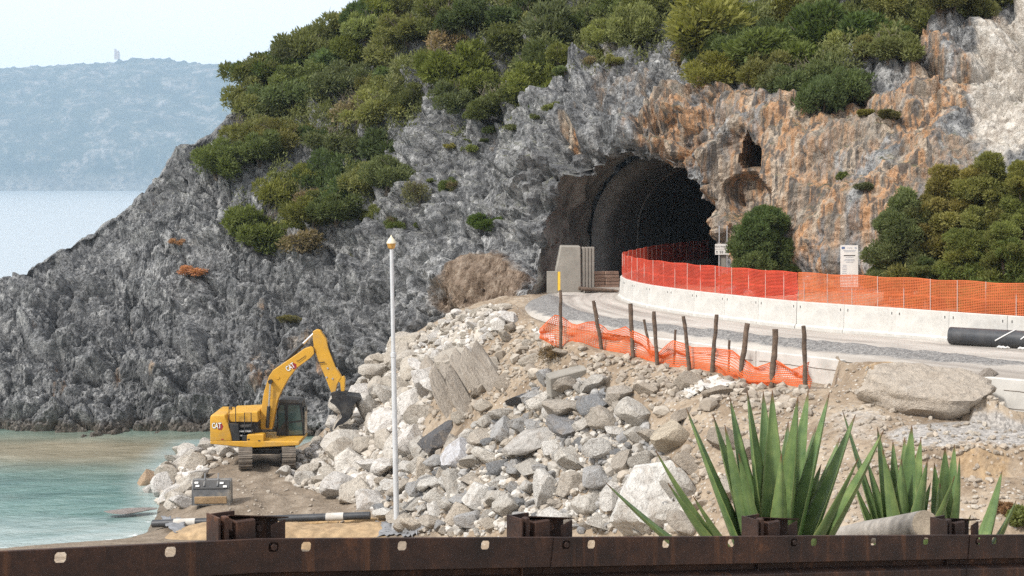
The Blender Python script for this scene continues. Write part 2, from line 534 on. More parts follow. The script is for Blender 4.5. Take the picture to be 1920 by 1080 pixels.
# ------------------------------------------------------------------ headland (the rock the tunnel pierces)
HEAD = {   # photo column: ([(row, distance) base -> crest], [(distance, height) falling away behind])
 -420: ([(842, 86), (800, 87), (770, 88), (745, 89.5)], [(93, 0.6), (97, -2)]),
 -150: ([(838, 84), (740, 87), (660, 92), (604, 98)], [(104, 2.0), (110, -2)]),
 0:    ([(836, 84), (760, 86), (690, 89), (620, 93), (565, 98), (533, 102)], [(110, 3), (117, -2)]),
 130:  ([(836, 84), (760, 86), (680, 89), (600, 93), (520, 98), (478, 102), (460, 104)], [(112, 6), (121, -2)]),
 230:  ([(836, 84), (760, 86), (680, 88.5), (600, 92), (520, 96), (450, 101), (400, 105)], [(114, 7), (125, -2)]),
 285:  ([(836, 84), (760, 86), (680, 88.5), (600, 92), (520, 96), (430, 101), (352, 107)], [(116, 9), (128, -2)]),
 330:  ([(836, 84), (760, 86), (680, 88.5), (600, 92), (520, 95.5), (400, 101), (290, 108)], [(118, 11), (131, -2)]),
 400:  ([(836, 84), (750, 85.5), (670, 88), (590, 91), (510, 94), (430, 98), (350, 102), (252, 109)], [(120, 13), (135, -2)]),
 470:  ([(836, 84), (750, 85), (670, 87), (590, 90), (510, 93), (430, 96), (350, 100), (270, 105), (180, 111)], [(124, 16), (141, -2)]),
 600:  ([(836, 83), (750, 84), (670, 85.5), (590, 88), (510, 91), (430, 94), (350, 98), (250, 103), (112, 113)], [(130, 19), (150, -1)]),
 740:  ([(830, 82), (700, 82.5), (620, 83.5), (540, 86), (470, 88.5), (400, 91), (320, 95), (200, 101), (22, 112)], [(135, 26), (165, -1)]),
 850:  ([(780, 80), (640, 80), (560, 81), (480, 83), (420, 85.5), (340, 88), (220, 93), (100, 101), (0, 108), (-60, 114)], [(150, 31), (180, 0)]),
 950:  ([(720, 78), (560, 78.5), (480, 80), (420, 82), (340, 84), (240, 88), (120, 95), (0, 104), (-120, 115)], [(150, 37), (190, 0)]),
 1010: ([(640, 77), (540, 78), (460, 79), (380, 80.5), (300, 82), (220, 85), (120, 91), (0, 101), (-120, 112)], [(150, 39), (195, 0)]),
 1100: ([(620, 77.5), (540, 78), (460, 78.5), (380, 79), (290, 79.5), (220, 82), (130, 87.5), (0, 98), (-120, 110)], [(150, 40), (195, 0)]),
 1180: ([(620, 78), (540, 78), (460, 78), (380, 78), (280, 78), (210, 80), (130, 85), (0, 96), (-120, 108)], [(150, 41), (195, 0)]),
 1270: ([(620, 77), (530, 77), (450, 77), (380, 77), (300, 76.5), (200, 78.5), (110, 83), (0, 93), (-120, 106)], [(150, 42), (195, 0)]),
 1350: ([(620, 74), (520, 74), (440, 74.5), (360, 74.5), (260, 75), (170, 77), (100, 82), (0, 91), (-120, 104)], [(150, 43), (195, 0)]),
 1440: ([(620, 70.5), (520, 71), (430, 71.5), (340, 72), (250, 73), (170, 75), (110, 80), (0, 88), (-120, 101)], [(150, 44), (195, 0)]),
 1520: ([(620, 68), (520, 68.5), (430, 69), (340, 70), (250, 71), (180, 73), (120, 78), (0, 86), (-120, 99)], [(150, 45), (195, 0)]),
 1640: ([(630, 65), (520, 65.5), (430, 66), (340, 67.5), (250, 69), (180, 71), (110, 75), (0, 82), (-120, 95)], [(150, 46), (195, 0)]),
 1760: ([(640, 62), (520, 62.5), (430, 63.5), (340, 65.5), (250, 67.5), (170, 70), (90, 73.5), (0, 79), (-120, 91)], [(150, 47), (195, 0)]),
 1900: ([(650, 59), (520, 60), (430, 61.5), (340, 63.5), (250, 66), (150, 69), (60, 72), (-20, 76), (-120, 87)], [(150, 48), (195, 0)]),
 2150: ([(660, 54), (520, 55), (430, 57), (340, 59), (250, 62), (150, 65), (50, 68), (-40, 72), (-120, 83)], [(150, 49), (195, 0)]),
 2450: ([(680, 49), (520, 50), (430, 52), (340, 54), (250, 57), (150, 60), (50, 63), (-40, 67), (-120, 78)], [(150, 49), (195, 0)]),
}
NRC, NBC = 28, 5
cols = sorted(HEAD)
ctrl = np.zeros((len(cols), NRC + NBC, 3))
for ci, px in enumerate(cols):
    fr, bk = HEAD[px]
    pts = np.array([at(px, py, Y) for py, Y in fr])
    s = np.r_[0, np.cumsum(np.linalg.norm(np.diff(pts, axis=0), axis=1))]; s /= s[-1]
    ctrl[ci, :NRC] = cubic(s, pts, np.linspace(0, 1, NRC))
    cx = (px - 960) / F
    b = np.array([pts[-1]] + [(cx * Y, Y, z) for Y, z in bk])
    sb = np.r_[0, np.cumsum(np.linalg.norm(np.diff(b, axis=0), axis=1))]; sb /= sb[-1]
    ctrl[ci, NRC:] = np.array([[np.interp(u, sb, b[:, k]) for k in range(3)] for u in np.linspace(0, 1, NBC + 1)[1:]])
pxs = np.r_[np.arange(-420, -20, 9.0), np.arange(-20, 1940, 2.7), np.arange(1940, 2451, 9.0)]
NF = 330
rows_q = np.r_[np.linspace(0, NRC - 1, NF), np.linspace(NRC - 1, NRC + NBC - 1, 40)[1:]]
Bc = cubic(np.array(cols, float), ctrl, pxs)                  # (C, rows, 3)
Bs = cubic(np.arange(NRC + NBC, dtype=float), np.swapaxes(Bc, 0, 1), rows_q)   # (Rn, C, 3)
HR, HCn = Bs.shape[:2]
# image position of the undisplaced surface (used to lay out what grows and stains where)
IPX = 960 + F * Bs[..., 0] / Bs[..., 1]
IPY = HZ + F * (HC - Bs[..., 2]) / Bs[..., 1]
gu = np.gradient(Bs, axis=1); gv = np.gradient(Bs, axis=0)
Nn = np.cross(gu, gv); Nn /= np.linalg.norm(Nn, axis=-1, keepdims=True) + 1e-9      # outward (towards camera / up)
if Nn[100, 400, 1] > 0: Nn = -Nn
frontrow = (np.arange(HR) < NF)[:, None] * np.ones((1, HCn))
wallm = sstep(1290, 1400, IPX) * sstep(120, 220, IPY)        # the smoother, flow-streaked wall right of the tunnel
P0 = Bs.copy()
warp = np.stack([fbm(P0 * 0.35, 3, 31), fbm(P0 * 0.35, 3, 37), fbm(P0 * 0.35, 3, 41)], -1)
Pw = P0 + warp * 1.3
disp = 1.7 * fbm(Pw * 0.13, 3, 1) + 0.9 * (1 - wallm * 0.5) * (fbm(Pw * np.array([0.30, 0.30, 0.20]), 3, 5, 0.5, ridged=True) - 0.3)
e1, e2, _c0_ = worley((Pw + 0.8 * warp) @ np.array([[0.17, 0.03, 0.05], [-0.03, 0.19, 0.0], [-0.07, 0.0, 0.24]]), 13)
ck0 = np.clip((e2 - e1) * 2.6, 0, 1)
disp += (1 - wallm * 0.75) * (1.0 * (ck0 ** 0.4 - 0.85) + 1.0 * (_pt[_c0_][..., 2] - 0.5) * ck0)
f1, f2, _c = worley(Pw * np.array([0.42, 0.42, 0.5]), 3)
crack = np.clip((f2 - f1) * 2.2, 0, 1)
hblk = (_pt[_c][..., 0] - 0.5)
disp += (1 - wallm * 0.78) * (1.0 * (crack ** 0.45 - 0.8) + 0.75 * hblk * crack)
Pw2 = P0 + 0.5 * np.stack([perlin(P0 * 0.9, 51), perlin(P0 * 0.9, 52), perlin(P0 * 0.9, 53)], -1)
g1, g2, _c2 = worley(Pw2 * np.array([1.15, 1.15, 1.35]), 9)
crack2 = np.clip((g2 - g1) * 2.4, 0, 1)
disp += (1 - wallm * 0.72) * (0.30 * (crack2 ** 0.45 - 0.75) + 0.26 * (_pt[_c2][..., 1] - 0.5) * crack2)
# tilted bedding: ledges and overhangs where beds break off
bedn = 1.6 * fbm(P0 * 0.12, 3, 211)
for bd_, wl, am, sd_ in ((np.array([0.42, 0.10, 0.90]), 3.3, 1.25, 213), (np.array([0.36, 0.0, 0.93]), 1.15, 0.34, 217), (np.array([-0.80, 0.2, 0.55]), 5.2, 0.95, 219)):
    ph = (P0 @ bd_ + bedn + 0.5 * fbm(P0 * 0.5, 2, sd_)) / wl
    fr_ = ph - np.floor(ph)
    saw = np.where(fr_ < 0.82, fr_ / 0.82, (1 - fr_) / 0.18) - 0.5
    msk_ = np.clip(0.55 + 1.4 * fbm(P0 * 0.2, 2, sd_ + 1), 0, 1.2)
    disp += (1 - wallm * 0.7) * am * saw * msk_
disp += (1 - wallm * 0.72) * (0.42 * fbm(Pw2 * 0.75, 5, 61, 0.66, ridged=True) + 0.16 * fbm(Pw2 * 2.6, 2, 67, 0.6, ridged=True))
disp += 0.07 * fbm(P0 * 5.0, 2, 71)
disp += wallm * (0.36 * fbm(P0 * np.array([0.7, 0.7, 0.055]), 4, 81, 0.6, ridged=True) + 0.14 * fbm(P0 * np.array([2.6, 2.6, 0.16]), 3, 85, ridged=True))
disp -= disp[:NF].mean()
# recesses: the small cave and its alcove right of the tunnel; the earth slump bulges out left of it
rec = 7.5 * sstep(0.25, 0.5, blob(IPX + 16 * perlin(P0 * 1.1, 77), IPY + 16 * perlin(P0 * 1.3, 78), [(1411, 292, 25, 34, 1)])) + 1.2 * blob(IPX + 9 * perlin(P0 * 0.7, 79), IPY, [(1408, 375, 42, 48, 1)]) + 0.9 * blob(IPX, IPY, [(1392, 330, 46, 90, 1)])
emk = blob(IPX, IPY, [(930, 545, 105, 80, 1)]); disp = disp * (1 - 0.5 * emk) + 1.5 * emk
disp += 0.7 * blob(IPX, IPY, [(1180, 250, 190, 45, 1), (1350, 330, 30, 90, 0.6)])
disp -= 0.35 * sstep(-0.5, 1.2, 1.2 - P0[..., 2]) 
fade = np.ones_like(disp) * (1 - 0.75 * sstep(NF - 22, NF - 3, np.arange(HR)))[:, None]; disp = np.where((IPX < 620) | (disp < 0), disp, disp)
fade = np.where(IPX < 800, fade, 1.0)
HP = P0 + Nn * (disp * fade)[..., None] + rec[..., None] * np.array([0.40, 0.91, 0.04])
MOUTH = [(1010, 620), (1011, 500), (1013, 440), (1030, 392), (1060, 345), (1100, 310), (1150, 290), (1200, 290), (1250, 304),
         (1300, 334), (1334, 378), (1350, 432), (1352, 500), (1352, 620)]
_m = []
for (x0, y0), (x1, y1) in zip(MOUTH[:-1], MOUTH[1:]):
    n_ = max(1, int(math.hypot(x1 - x0, y1 - y0) / 6))
    for k_ in range(n_): _m.append((x0 + (x1 - x0) * k_ / n_, y0 + (y1 - y0) * k_ / n_))
_m = np.array(_m + [MOUTH[-1]])
_c0 = np.array([1180.0, 470.0]); _d = _m - _c0; _d /= np.linalg.norm(_d, axis=1, keepdims=True)
_j = 17 * fbm(np.c_[_m * 0.035, np.zeros(len(_m))], 3, 301) * (_m[:, 1] < 560)
MOUTH = [tuple(q) for q in (_m + _d * _j[:, None])]
# slide the mesh points nearest the rim onto it, so the opening has a clean edge
near_r = (IPX > 985) & (IPX < 1380) & (IPY > 260) & (IPY < 640) & (frontrow > 0)
jj, ii = np.nonzero(near_r)
X_, Y_ = IPX[jj, ii], IPY[jj, ii]; bd = np.full(len(X_), 1e9); bx_ = X_.copy(); by_ = Y_.copy()
for (x0, y0), (x1, y1) in zip(MOUTH[:-1], MOUTH[1:]):
    dx, dy = x1 - x0, y1 - y0; t_ = np.clip(((X_ - x0) * dx + (Y_ - y0) * dy) / (dx * dx + dy * dy + 1e-9), 0, 1)
    qx, qy = x0 + t_ * dx, y0 + t_ * dy; dd = np.hypot(X_ - qx, Y_ - qy); c_ = dd < bd
    bd = np.where(c_, dd, bd); bx_ = np.where(c_, qx, bx_); by_ = np.where(c_, qy, by_)
mv = bd < 1.9
du = np.gradient(IPX, axis=1)[jj, ii]; dv = np.gradient(IPY, axis=0)[jj, ii]
stp = (gu[jj, ii] * ((bx_ - X_) / du)[:, None] + gv[jj, ii] * ((by_ - Y_) / dv)[:, None])
HP[jj[mv], ii[mv]] += stp[mv]
IPX[jj[mv], ii[mv]] = bx_[mv]; IPY[jj[mv], ii[mv]] = by_[mv]
cxp = (IPX[:-1, :-1] + IPX[1:, :-1] + IPX[:-1, 1:] + IPX[1:, 1:]) / 4; cyp = (IPY[:-1, :-1] + IPY[1:, :-1] + IPY[:-1, 1:] + IPY[1:, 1:]) / 4
fc = in_poly(cxp, cyp, MOUTH) & (frontrow[:-1, :-1] > 0)
me = np_mesh('headland', HP.reshape(-1, 3), grid_faces(HR, HCn, ~fc), False)
orange = blob(IPX, IPY, [(1320, 230, 160, 130, 0.72), (1480, 330, 170, 210, 0.85), (1640, 330, 210, 200, 0.72), (1390, 400, 80, 120, 0.85), (1240, 190, 150, 110, 0.42),
                         (1560, 470, 160, 130, 0.6), (1770, 240, 140, 220, 0.58), (1075, 262, 14, 28, 1.0), (1860, 110, 50, 120, 0.7), (1400, 450, 60, 60, 1.0),
                         (560, 660, 90, 50, 0.42), (250, 700, 60, 30, 0.36), (480, 690, 60, 60, 0.40)])
white = blob(IPX, IPY, [(1880, 180, 75, 170, 1.0), (1930, 100, 60, 120, 0.9), (1140, 90, 60, 30, 0.5), (1110, 100, 40, 22, 0.6)])
earth = blob(IPX, IPY, [(925, 545, 95, 72, 1.0), (845, 560, 50, 40, 0.6), (1395, 440, 50, 40, 0.35)])
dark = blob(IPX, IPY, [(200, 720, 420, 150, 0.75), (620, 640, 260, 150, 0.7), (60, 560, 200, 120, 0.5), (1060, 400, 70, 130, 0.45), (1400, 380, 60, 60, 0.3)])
green = np.clip(1.0 - sstep(330, 560, IPY), 0.05, 1)
add_attr(me, 'mask', np.stack([orange, white, earth, np.ones_like(orange)], -1).reshape(-1, 4), 'FLOAT_COLOR')
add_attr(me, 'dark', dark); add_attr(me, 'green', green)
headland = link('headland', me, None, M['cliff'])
tag(headland, kind='structure')

def on_head(px, py):
    """point and normal of the headland seen at a photo position (nearest column/row of its front)"""
    c = int(np.argmin(np.abs(pxs - px)))
    best = None
    for cc in range(max(0, c - 30), min(HCn, c + 31), 3):
        d = (IPX[:NF, cc] - px) ** 2 + (IPY[:NF, cc] - py) ** 2
        r = int(np.argmin(d))
        if best is None or d[r] < best[0]: best = (d[r], r, cc)
    _, r, cc = best
    return Vector(HP[r, cc]), Vector(Nn[r, cc])

# ---- tunnel: rough rock throat, then a concrete lining that runs on into the dark
AX = Vector((0.42, 0.907, 0)).normalized(); NX = Vector((AX.y, -AX.x, 0)); C0 = Vector((6.3, 80.0, 8.4))
def arch(dist, hw, wall, rise, n=61):
    c = C0 + AX * dist
    L = []
    tot = wall * 2 + math.pi * hw * 0.95
    for i in range(n):
        s = i / (n - 1) * tot
        if s < wall: u, z = -hw, s
        elif s > tot - wall: u, z = hw, tot - s
        else:
            a = math.pi * (s - wall) / (tot - 2 * wall)
            u, z = -hw * math.cos(a), wall + rise * math.sin(a)
        p = c + NX * u
        L.append((p.x, p.y, 8.0 + z))
    return np.array(L)
mp = np.array(MOUTH, float)
cxm, cym = 1180.0, 470.0
mpe = mp + np.stack([np.sign(mp[:, 0] - cxm) * 5, np.where(mp[:, 1] < 440, -5, 0)], -1)
sm = np.r_[0, np.cumsum(np.linalg.norm(np.diff(mpe, axis=0), axis=1))]; sm /= sm[-1]
q = np.linspace(0, 1, 61)
ring0 = []
for u in q:
    bx, by = np.interp(u, sm, mpe[:, 0]), np.interp(u, sm, mpe[:, 1])
    c = int(np.argmin(np.abs(pxs - bx))); r = int(np.argmin((IPY[:NF, c] - by) ** 2))
    ring0.append(HP[r, c])
ring0 = np.array(ring0)
A0 = arch(7.0, 4.9, 3.1, 4.9)
throat = [ring0 + np.array([0, -0.0, 0])]
for k, w in enumerate(np.linspace(0, 1, 22)[1:]):
    b = ring0 * (1 - w) + A0 * w + np.array(AX) * (math.sin(w * math.pi) * 0.4)
    cen = b.mean(axis=0)
    nrm = b - cen; nrm /= np.linalg.norm(nrm, axis=1, keepdims=True)
    nz = 0.9 * fbm(b * 0.5, 4, 91, 0.55, ridged=True) + 0.3 * fbm(b * 1.6, 3, 95, 0.5, ridged=True) - 0.1
    throat.append(b + nrm * (nz * min(1, 3 * w) * (1 - 0.4 * w))[:, None])
throat = np.array(throat)
me = np_mesh('tunnel_throat', throat.reshape(-1, 3), grid_faces(len(throat), 61))
M['throat'] = simple('throat_rock', (0.37, 0.36, 0.335), 0.95, 0, 0.45, 0.8, 0.8, (0.03, 0.03, 0.03), 0.8)
tunnel = empty('tunnel', C0)
tag(tunnel, 'dark arched road tunnel with a concrete lining cut into the rock', 'tunnel')
def child_world(o, par):
    o.parent = par
    o.matrix_parent_inverse = par.matrix_basis.inverted() if par.parent is None else Matrix.Identity(4)
    return o
bpy.context.view_layer.update()
child_world(link('rock_throat', me, None, M['throat']), tunnel)
M['lining'] = simple('lining_concrete', (0.37, 0.37, 0.36), 0.9, 0, 0.3, 0.6, 0.3, (0.05, 0.05, 0.05), 0.7)
LR = [arch(6.9, 4.95, 3.1, 5.0), arch(6.9, 4.35, 3.1, 4.3), arch(9.0, 4.35, 3.1, 4.3)]
for d in range(12, 62, 4): LR.append(arch(d, 4.35, 3.1, 4.3) + np.array(NX) * (0.0009 * max(0, d - 15) ** 2 * 3))
LR.append(LR[-1] * 0.02 + LR[-1].mean(axis=0) * 0.98)
LR = np.array(LR)
child_world(link('lining', np_mesh('lining', LR.reshape(-1, 3), grid_faces(len(LR), 61)), None, M['lining']), tunnel)
for d in (13.0, 19.0, 26.0):
    rr = np.array([arch(d, 4.34, 3.1, 4.29), arch(d, 4.26, 3.1, 4.21), arch(d + 0.3, 4.26, 3.1, 4.21), arch(d + 0.3, 4.34, 3.1, 4.29)])
    child_world(link('lining_rib', np_mesh('lining_rib', rr.reshape(-1, 3), grid_faces(4, 61)), None, M['lining']), tunnel)

# ------------------------------------------------------------------ ground of the site: one sheet from behind the camera to the tunnel
ROAD_OUT = [(24, 131), (16.5, 113), (9.0, 97), (5.9, 90), (2.6, 80), (1.2, 74), (0.6, 69), (1.0, 63), (2.6, 58.5), (4.9, 55), (7.6, 51.4), (10.4, 47.8), (14.5, 43.6), (20, 39.5), (28, 35), (45, 27)]
ROAD_IN = [(32, 127), (22.5, 110), (13.5, 95), (8.9, 86.5), (6.5, 79), (5.5, 74.4), (6.0, 69), (7.8, 64), (9.4, 61), (11.2, 58), (14.4, 54.6), (17.6, 51.3), (24, 46.5), (32, 42), (40, 38), (52, 31)]
G = []
def gp(px, py, Y): v = at(px, py, Y); G.append((v.x, v.y, v.z))
def gw(*L): G.extend(L)
gw(*[(x, y, 8.4) for x, y in ROAD_OUT[:9]]); gw(*[(x, y, 8.4) for x, y in ROAD_IN])
gw((4.3, 56.2, 8.35), (6.9, 53.0, 8.35), (9.8, 49.6, 8.35), (15.2, 44.6, 8.4), (21, 40.5, 8.4), (29, 36, 8.4), (46, 28, 8.4))
gw((9, 68, 8.6), (13, 62, 9.0), (17, 58, 9.2), (22, 53, 9.2), (28, 48, 9.3), (38, 46, 9.5), (11, 90, 8.4), (14, 98, 8.4), (18, 104, 8.4), (15, 85, 8.4), (20, 95, 8.4), (40, 60, 9.5), (40, 90, 9))
for px, py, Y in [(1052, 655, 54.5), (1130, 650, 54), (1187, 672, 52.5), (1233, 683, 51.6), (1293, 693, 50.4), (1335, 700, 49.6), (1388, 716, 48.4), (1447, 722, 47.4), (1510, 730, 46.4),
                  (1100, 750, 51.5), (1100, 850, 49.5), (1100, 950, 48), (1100, 1010, 47.2), (1100, 1100, 46),
                  (1300, 780, 47), (1300, 870, 44.5), (1300, 950, 42.8), (1300, 1010, 41.6), (1300, 1100, 40),
                  (1500, 800, 43), (1500, 870, 40.5), (1500, 950, 38), (1500, 1010, 36), (1500, 1100, 34),
                  (1640, 668, 46.5), (1700, 672, 46), (1700, 702, 44.6), (1700, 772, 42.5), (1700, 800, 41), (1700, 830, 39.5), (1700, 900, 37), (1700, 960, 35), (1700, 1010, 33),
                  (1880, 706, 44.6), (1890, 792, 42.6), (1900, 812, 40), (1900, 840, 38), (1890, 880, 36.6), (1890, 1000, 34.5), (1890, 1060, 32), (2100, 850, 37),
                  (940, 585, 68), (900, 600, 66), (900, 650, 63), (900, 750, 59), (900, 850, 55.5), (900, 950, 52.5), (900, 1010, 50.5), (900, 1100, 48.5),
                  (1000, 600, 63), (1000, 660, 58.5), (1000, 760, 54.5), (1000, 860, 52), (1000, 1000, 49),
                  (800, 620, 75), (800, 655, 71), (800, 700, 68), (800, 800, 63), (800, 900, 58.5), (800, 1000, 55),
                  (720, 672, 77), (720, 720, 73), (720, 800, 68), (720, 900, 62.5), (720, 965, 58.8),
                  (640, 775, 76), (640, 830, 70.5), (640, 880, 66.5), (640, 950, 60.5),
                  (560, 845, 73.5), (560, 868, 70), (560, 920, 64.5), (560, 985, 59), (470, 868, 70), (470, 850, 73), (460, 920, 63.5), (450, 985, 59), (400, 890, 68), (380, 950, 61),
                  (340, 985, 59.3)]:
    gp(px, py, Y)
for px, py, Y in [(600, 832, 78), (648, 800, 80), (570, 838, 82), (695, 718, 81.5), (610, 820, 85), (760, 690, 82)]: gp(px, py, Y)
for px, py in [(405, 824), (350, 845), (315, 872), (290, 905), (298, 945), (272, 1000), (150, 1022), (0, 1036)]:
    Y = HC * F / (py - HZ); x = (px - 960) / F * Y
    gw((x, Y, 0.0), (x - 2.2, Y + 1.5, -0.9), (x - 7, Y + 3, -1.8))
gw((-30, 62, -1.2), (-40, 75, -2.6), (-30, 84, -2.4), (-20, 86, -1.6), (-45, 50, -1.5), (-22, 50, 1.3), (-14, 48, 1.9), (-9, 50, 1.8), (-40, 40, 0.6), (-60, 80, -3), (-60, 55, -2.5))
gw((-8, 20, 7.6), (-12, 30, 4.8), (0, 20, 8.0), (6, 20, 8.2), (13, 22, 7.9), (0, 30, 5.2), (8, 30, 5.7), (16, 29, 6.2), (-5, 40, 2.8), (-16, 42, 2.4), (2, 40, 3.4), (24, 26, 7.2), (34, 22, 8.2), (-25, 30, 4), (-25, 15, 8))
RAIL = [(-1.49 + k * 1.632, 8.0 + k * 1.136, HC - 1.89 - 0.258 * k) for k in np.arange(-4, 9)]     # guard-rail posts, 2 m apart: x, y, top height
for x, y, z in RAIL:
    gw((x, y, z - 0.86), (x - 0.57 * 2.6, y - 0.82 * 2.6, z - 0.80), (x + 0.57 * 1.6, y + 0.82 * 1.6, z - 1.02))
gw((0, -2, 12.3), (-8, -2, 12.6), (8, -2, 11.9), (0, -12, 12.6), (-20, 0, 12.4), (20, 2, 10.5), (-20, -12, 12.6), (20, -12, 12.0))
G = np.array(G)
def tps(d): return np.where(d > 1e-9, d * d * np.log(d + 1e-12), 0)
nG = len(G); S_ = 20.0
Gx = G[:, :2] / S_
Kc = tps(np.linalg.norm(Gx[:, None] - Gx[None], axis=-1)) + np.eye(nG) * 2e-4
Pm = np.c_[np.ones(nG), Gx]
A_ = np.block([[Kc, Pm], [Pm.T, np.zeros((3, 3))]])
sol = np.linalg.solve(A_, np.r_[G[:, 2], np.zeros(3)])
gx = np.r_[-420, -250, -150, -95, -70, np.arange(-55, -32, 1.5), np.arange(-32, 28, 0.19), np.arange(28, 34, 1.0), np.arange(34, 60, 1.5), 75, 110, 200, 400]
gy = np.r_[-420, -200, -90, -40, -25, np.arange(-16, 6, 1.0), np.arange(6, 30, 0.3), np.arange(30, 84, 0.19), np.arange(84, 90, 1.0), np.arange(90, 132, 1.0)]
GX, GY = np.meshgrid(gx, gy)
def rbf(X, Y):
    out = np.zeros(X.shape); fl = np.c_[X.ravel(), Y.ravel()] / S_
    res = np.empty(len(fl))
    for i in range(0, len(fl), 20000):
        q_ = fl[i:i + 20000]
        d = np.sqrt(np.maximum(((q_[:, None] - Gx[None]) ** 2).sum(-1), 1e-18))
        res[i:i + 20000] = tps(d) @ sol[:nG] + sol[nG] + q_ @ sol[nG + 1:]
    return res.reshape(X.shape)
inner = (np.abs(GX) < 62) & (GY > -17)
GZ = rbf(np.clip(GX, -58, 56), np.clip(GY, -14, 131))
def seg_dist(X, Y, line):
    d = np.full(X.shape, 1e9)
    for (x0, y0), (x1, y1) in zip(line[:-1], line[1:]):
        dx, dy = x1 - x0, y1 - y0
        t = np.clip(((X - x0) * dx + (Y - y0) * dy) / (dx * dx + dy * dy), 0, 1)
        d = np.minimum(d, np.hypot(X - x0 - t * dx, Y - y0 - t * dy))
    return d
road_poly = ROAD_OUT + ROAD_IN[::-1]
inroad = in_poly(GX, GY, road_poly)
dr = np.where(inroad, 0, np.minimum(seg_dist(GX, GY, ROAD_OUT), seg_dist(GX, GY, ROAD_IN)))
P2 = np.stack([GX, GY, np.zeros_like(GX)], -1)
slope_amt = np.clip(sstep(1.3, 2.4, GZ), 0, 1)
rough = 0.30 * fbm(P2 * 0.45, 4, 101) + 0.10 * fbm(P2 * 1.6, 4, 105, 0.6, ridged=True) + 0.05 * fbm(P2 * 4.0, 2, 109)
near = sstep(14, 30, GY)
GZ = GZ + rough * (0.35 + 0.65 * slope_amt) * near + 0.04 * fbm(P2 * 2.0, 3, 111) * (1 - near)
# wheel and track ruts on the beach platform
GZ += 0.05 * np.sin((GX * 0.9 + GY * 0.35 + 0.8 * fbm(P2 * 0.3, 2, 121)) * 5.0) * (1 - slope_amt) * sstep(0.4, 0.7, GZ) * sstep(56, 60, GY)
WALL1 = [(4.5, 55.3), (6.4, 52.8), (8.3, 50.2), (10.5, 47.4)]; WALL2 = [(13.85, 43.95), (16.4, 41.7), (19.5, 39.2)]
dw1 = seg_dist(GX, GY, WALL1); dw2 = seg_dist(GX, GY, WALL2)
wfl = np.where(((dw1 < 2.0) & (GX < 10.55)) | ((dw2 < 2.0) & (GX > 13.8)), 0.10, 0.9)
out1 = (~inroad) & (dw1 < 2.6) & (GX < 10.7); led1 = np.interp(GX, [4.0, 6.5, 10.5], [8.05, 7.85, 7.65])
GZ = np.where(out1, np.minimum(GZ, led1 + 0.25 * sstep(1.4, 2.6, dw1) * 4 * np.maximum(GZ - led1, 0)), GZ)
gapm = (~inroad) & (GX > 10.3) & (GX < 14.2) & (dr < 2.2); GZ = np.where(gapm, np.maximum(GZ, 8.62 - 0.30 * dr + 0.10 * rough), GZ)
out2 = (~inroad) & (dw2 < 2.4) & (GX > 13.75); GZ = np.where(out2, np.minimum(GZ, 7.25 + sstep(0.8, 2.4, dw2) * np.maximum(GZ - 7.25, 0)), GZ)
GZ = np.where(dr < wfl, 8.40 + (GZ - 8.40) * sstep(0.0, 1.0, dr / wfl), GZ)
# eroded lip of the gravel shelf lower right
lip = 38.4 + 0.7 * fbm(P2 * 0.5, 3, 161); GZ -= (0.75 + 0.25 * fbm(P2 * 1.2, 3, 163)) * sstep(0.0, 0.5, lip - GY) * sstep(8.3, 9.8, GX) * (GX < 30) * sstep(28, 31, GY)
ipx = 960 + F * GX / np.maximum(GY, 1); ipy = HZ + F * (HC - GZ) / np.maximum(GY, 1)
GZ = np.where((np.abs(GX) > 62) | (GY < -17), np.where(GX < -62, -3.0, np.clip(GZ, 8, 13)), GZ)
GZ = np.where((GX < -62) & (GY < 20), 6.0, GZ)
me = np_mesh('ground', np.stack([GX, GY, GZ], -1).reshape(-1, 3), grid_faces(len(gy), len(gx)))
m_sand = ((1 - sstep(1.0, 1.9, GZ)) * sstep(40, 50, GY)) * (GX < 4)
m_grav = blob(ipx, ipy, [(1820, 815, 190, 30, 1.0), (1250, 735, 70, 30, 0.45), (1600, 800, 120, 40, 0.4)])
m_och = blob(ipx, ipy, [(620, 990, 150, 30, 1.0), (1720, 690, 160, 28, 0.55), (1830, 870, 100, 60, 0.45)])
add_attr(me, 'mask', np.stack([m_sand, m_grav, m_och, np.ones_like(m_och)], -1).reshape(-1, 4), 'FLOAT_COLOR')
ground = link('ground', me, None, M['ground']); tag(ground, kind='structure')
def ground_z(x, y):
    i = int(np.clip(np.searchsorted(gx, x) - 1, 0, len(gx) - 2)); j = int(np.clip(np.searchsorted(gy, y) - 1, 0, len(gy) - 2))
    a = (x - gx[i]) / (gx[i + 1] - gx[i]); b = (y - gy[j]) / (gy[j + 1] - gy[j])
    return (GZ[j, i] * (1 - a) + GZ[j, i + 1] * a) * (1 - b) + (GZ[j + 1, i] * (1 - a) + GZ[j + 1, i + 1] * a) * b
def on_ground(px, py, y0=26.0, y1=96.0):
    """where the sight line through a photo position meets the ground"""
    Y = y0
    while Y < y1:
        p = at(px, py, Y)
        if p.z <= ground_z(p.x, p.y): break
        Y += 0.1
    return Vector((p.x, p.y, ground_z(p.x, p.y)))

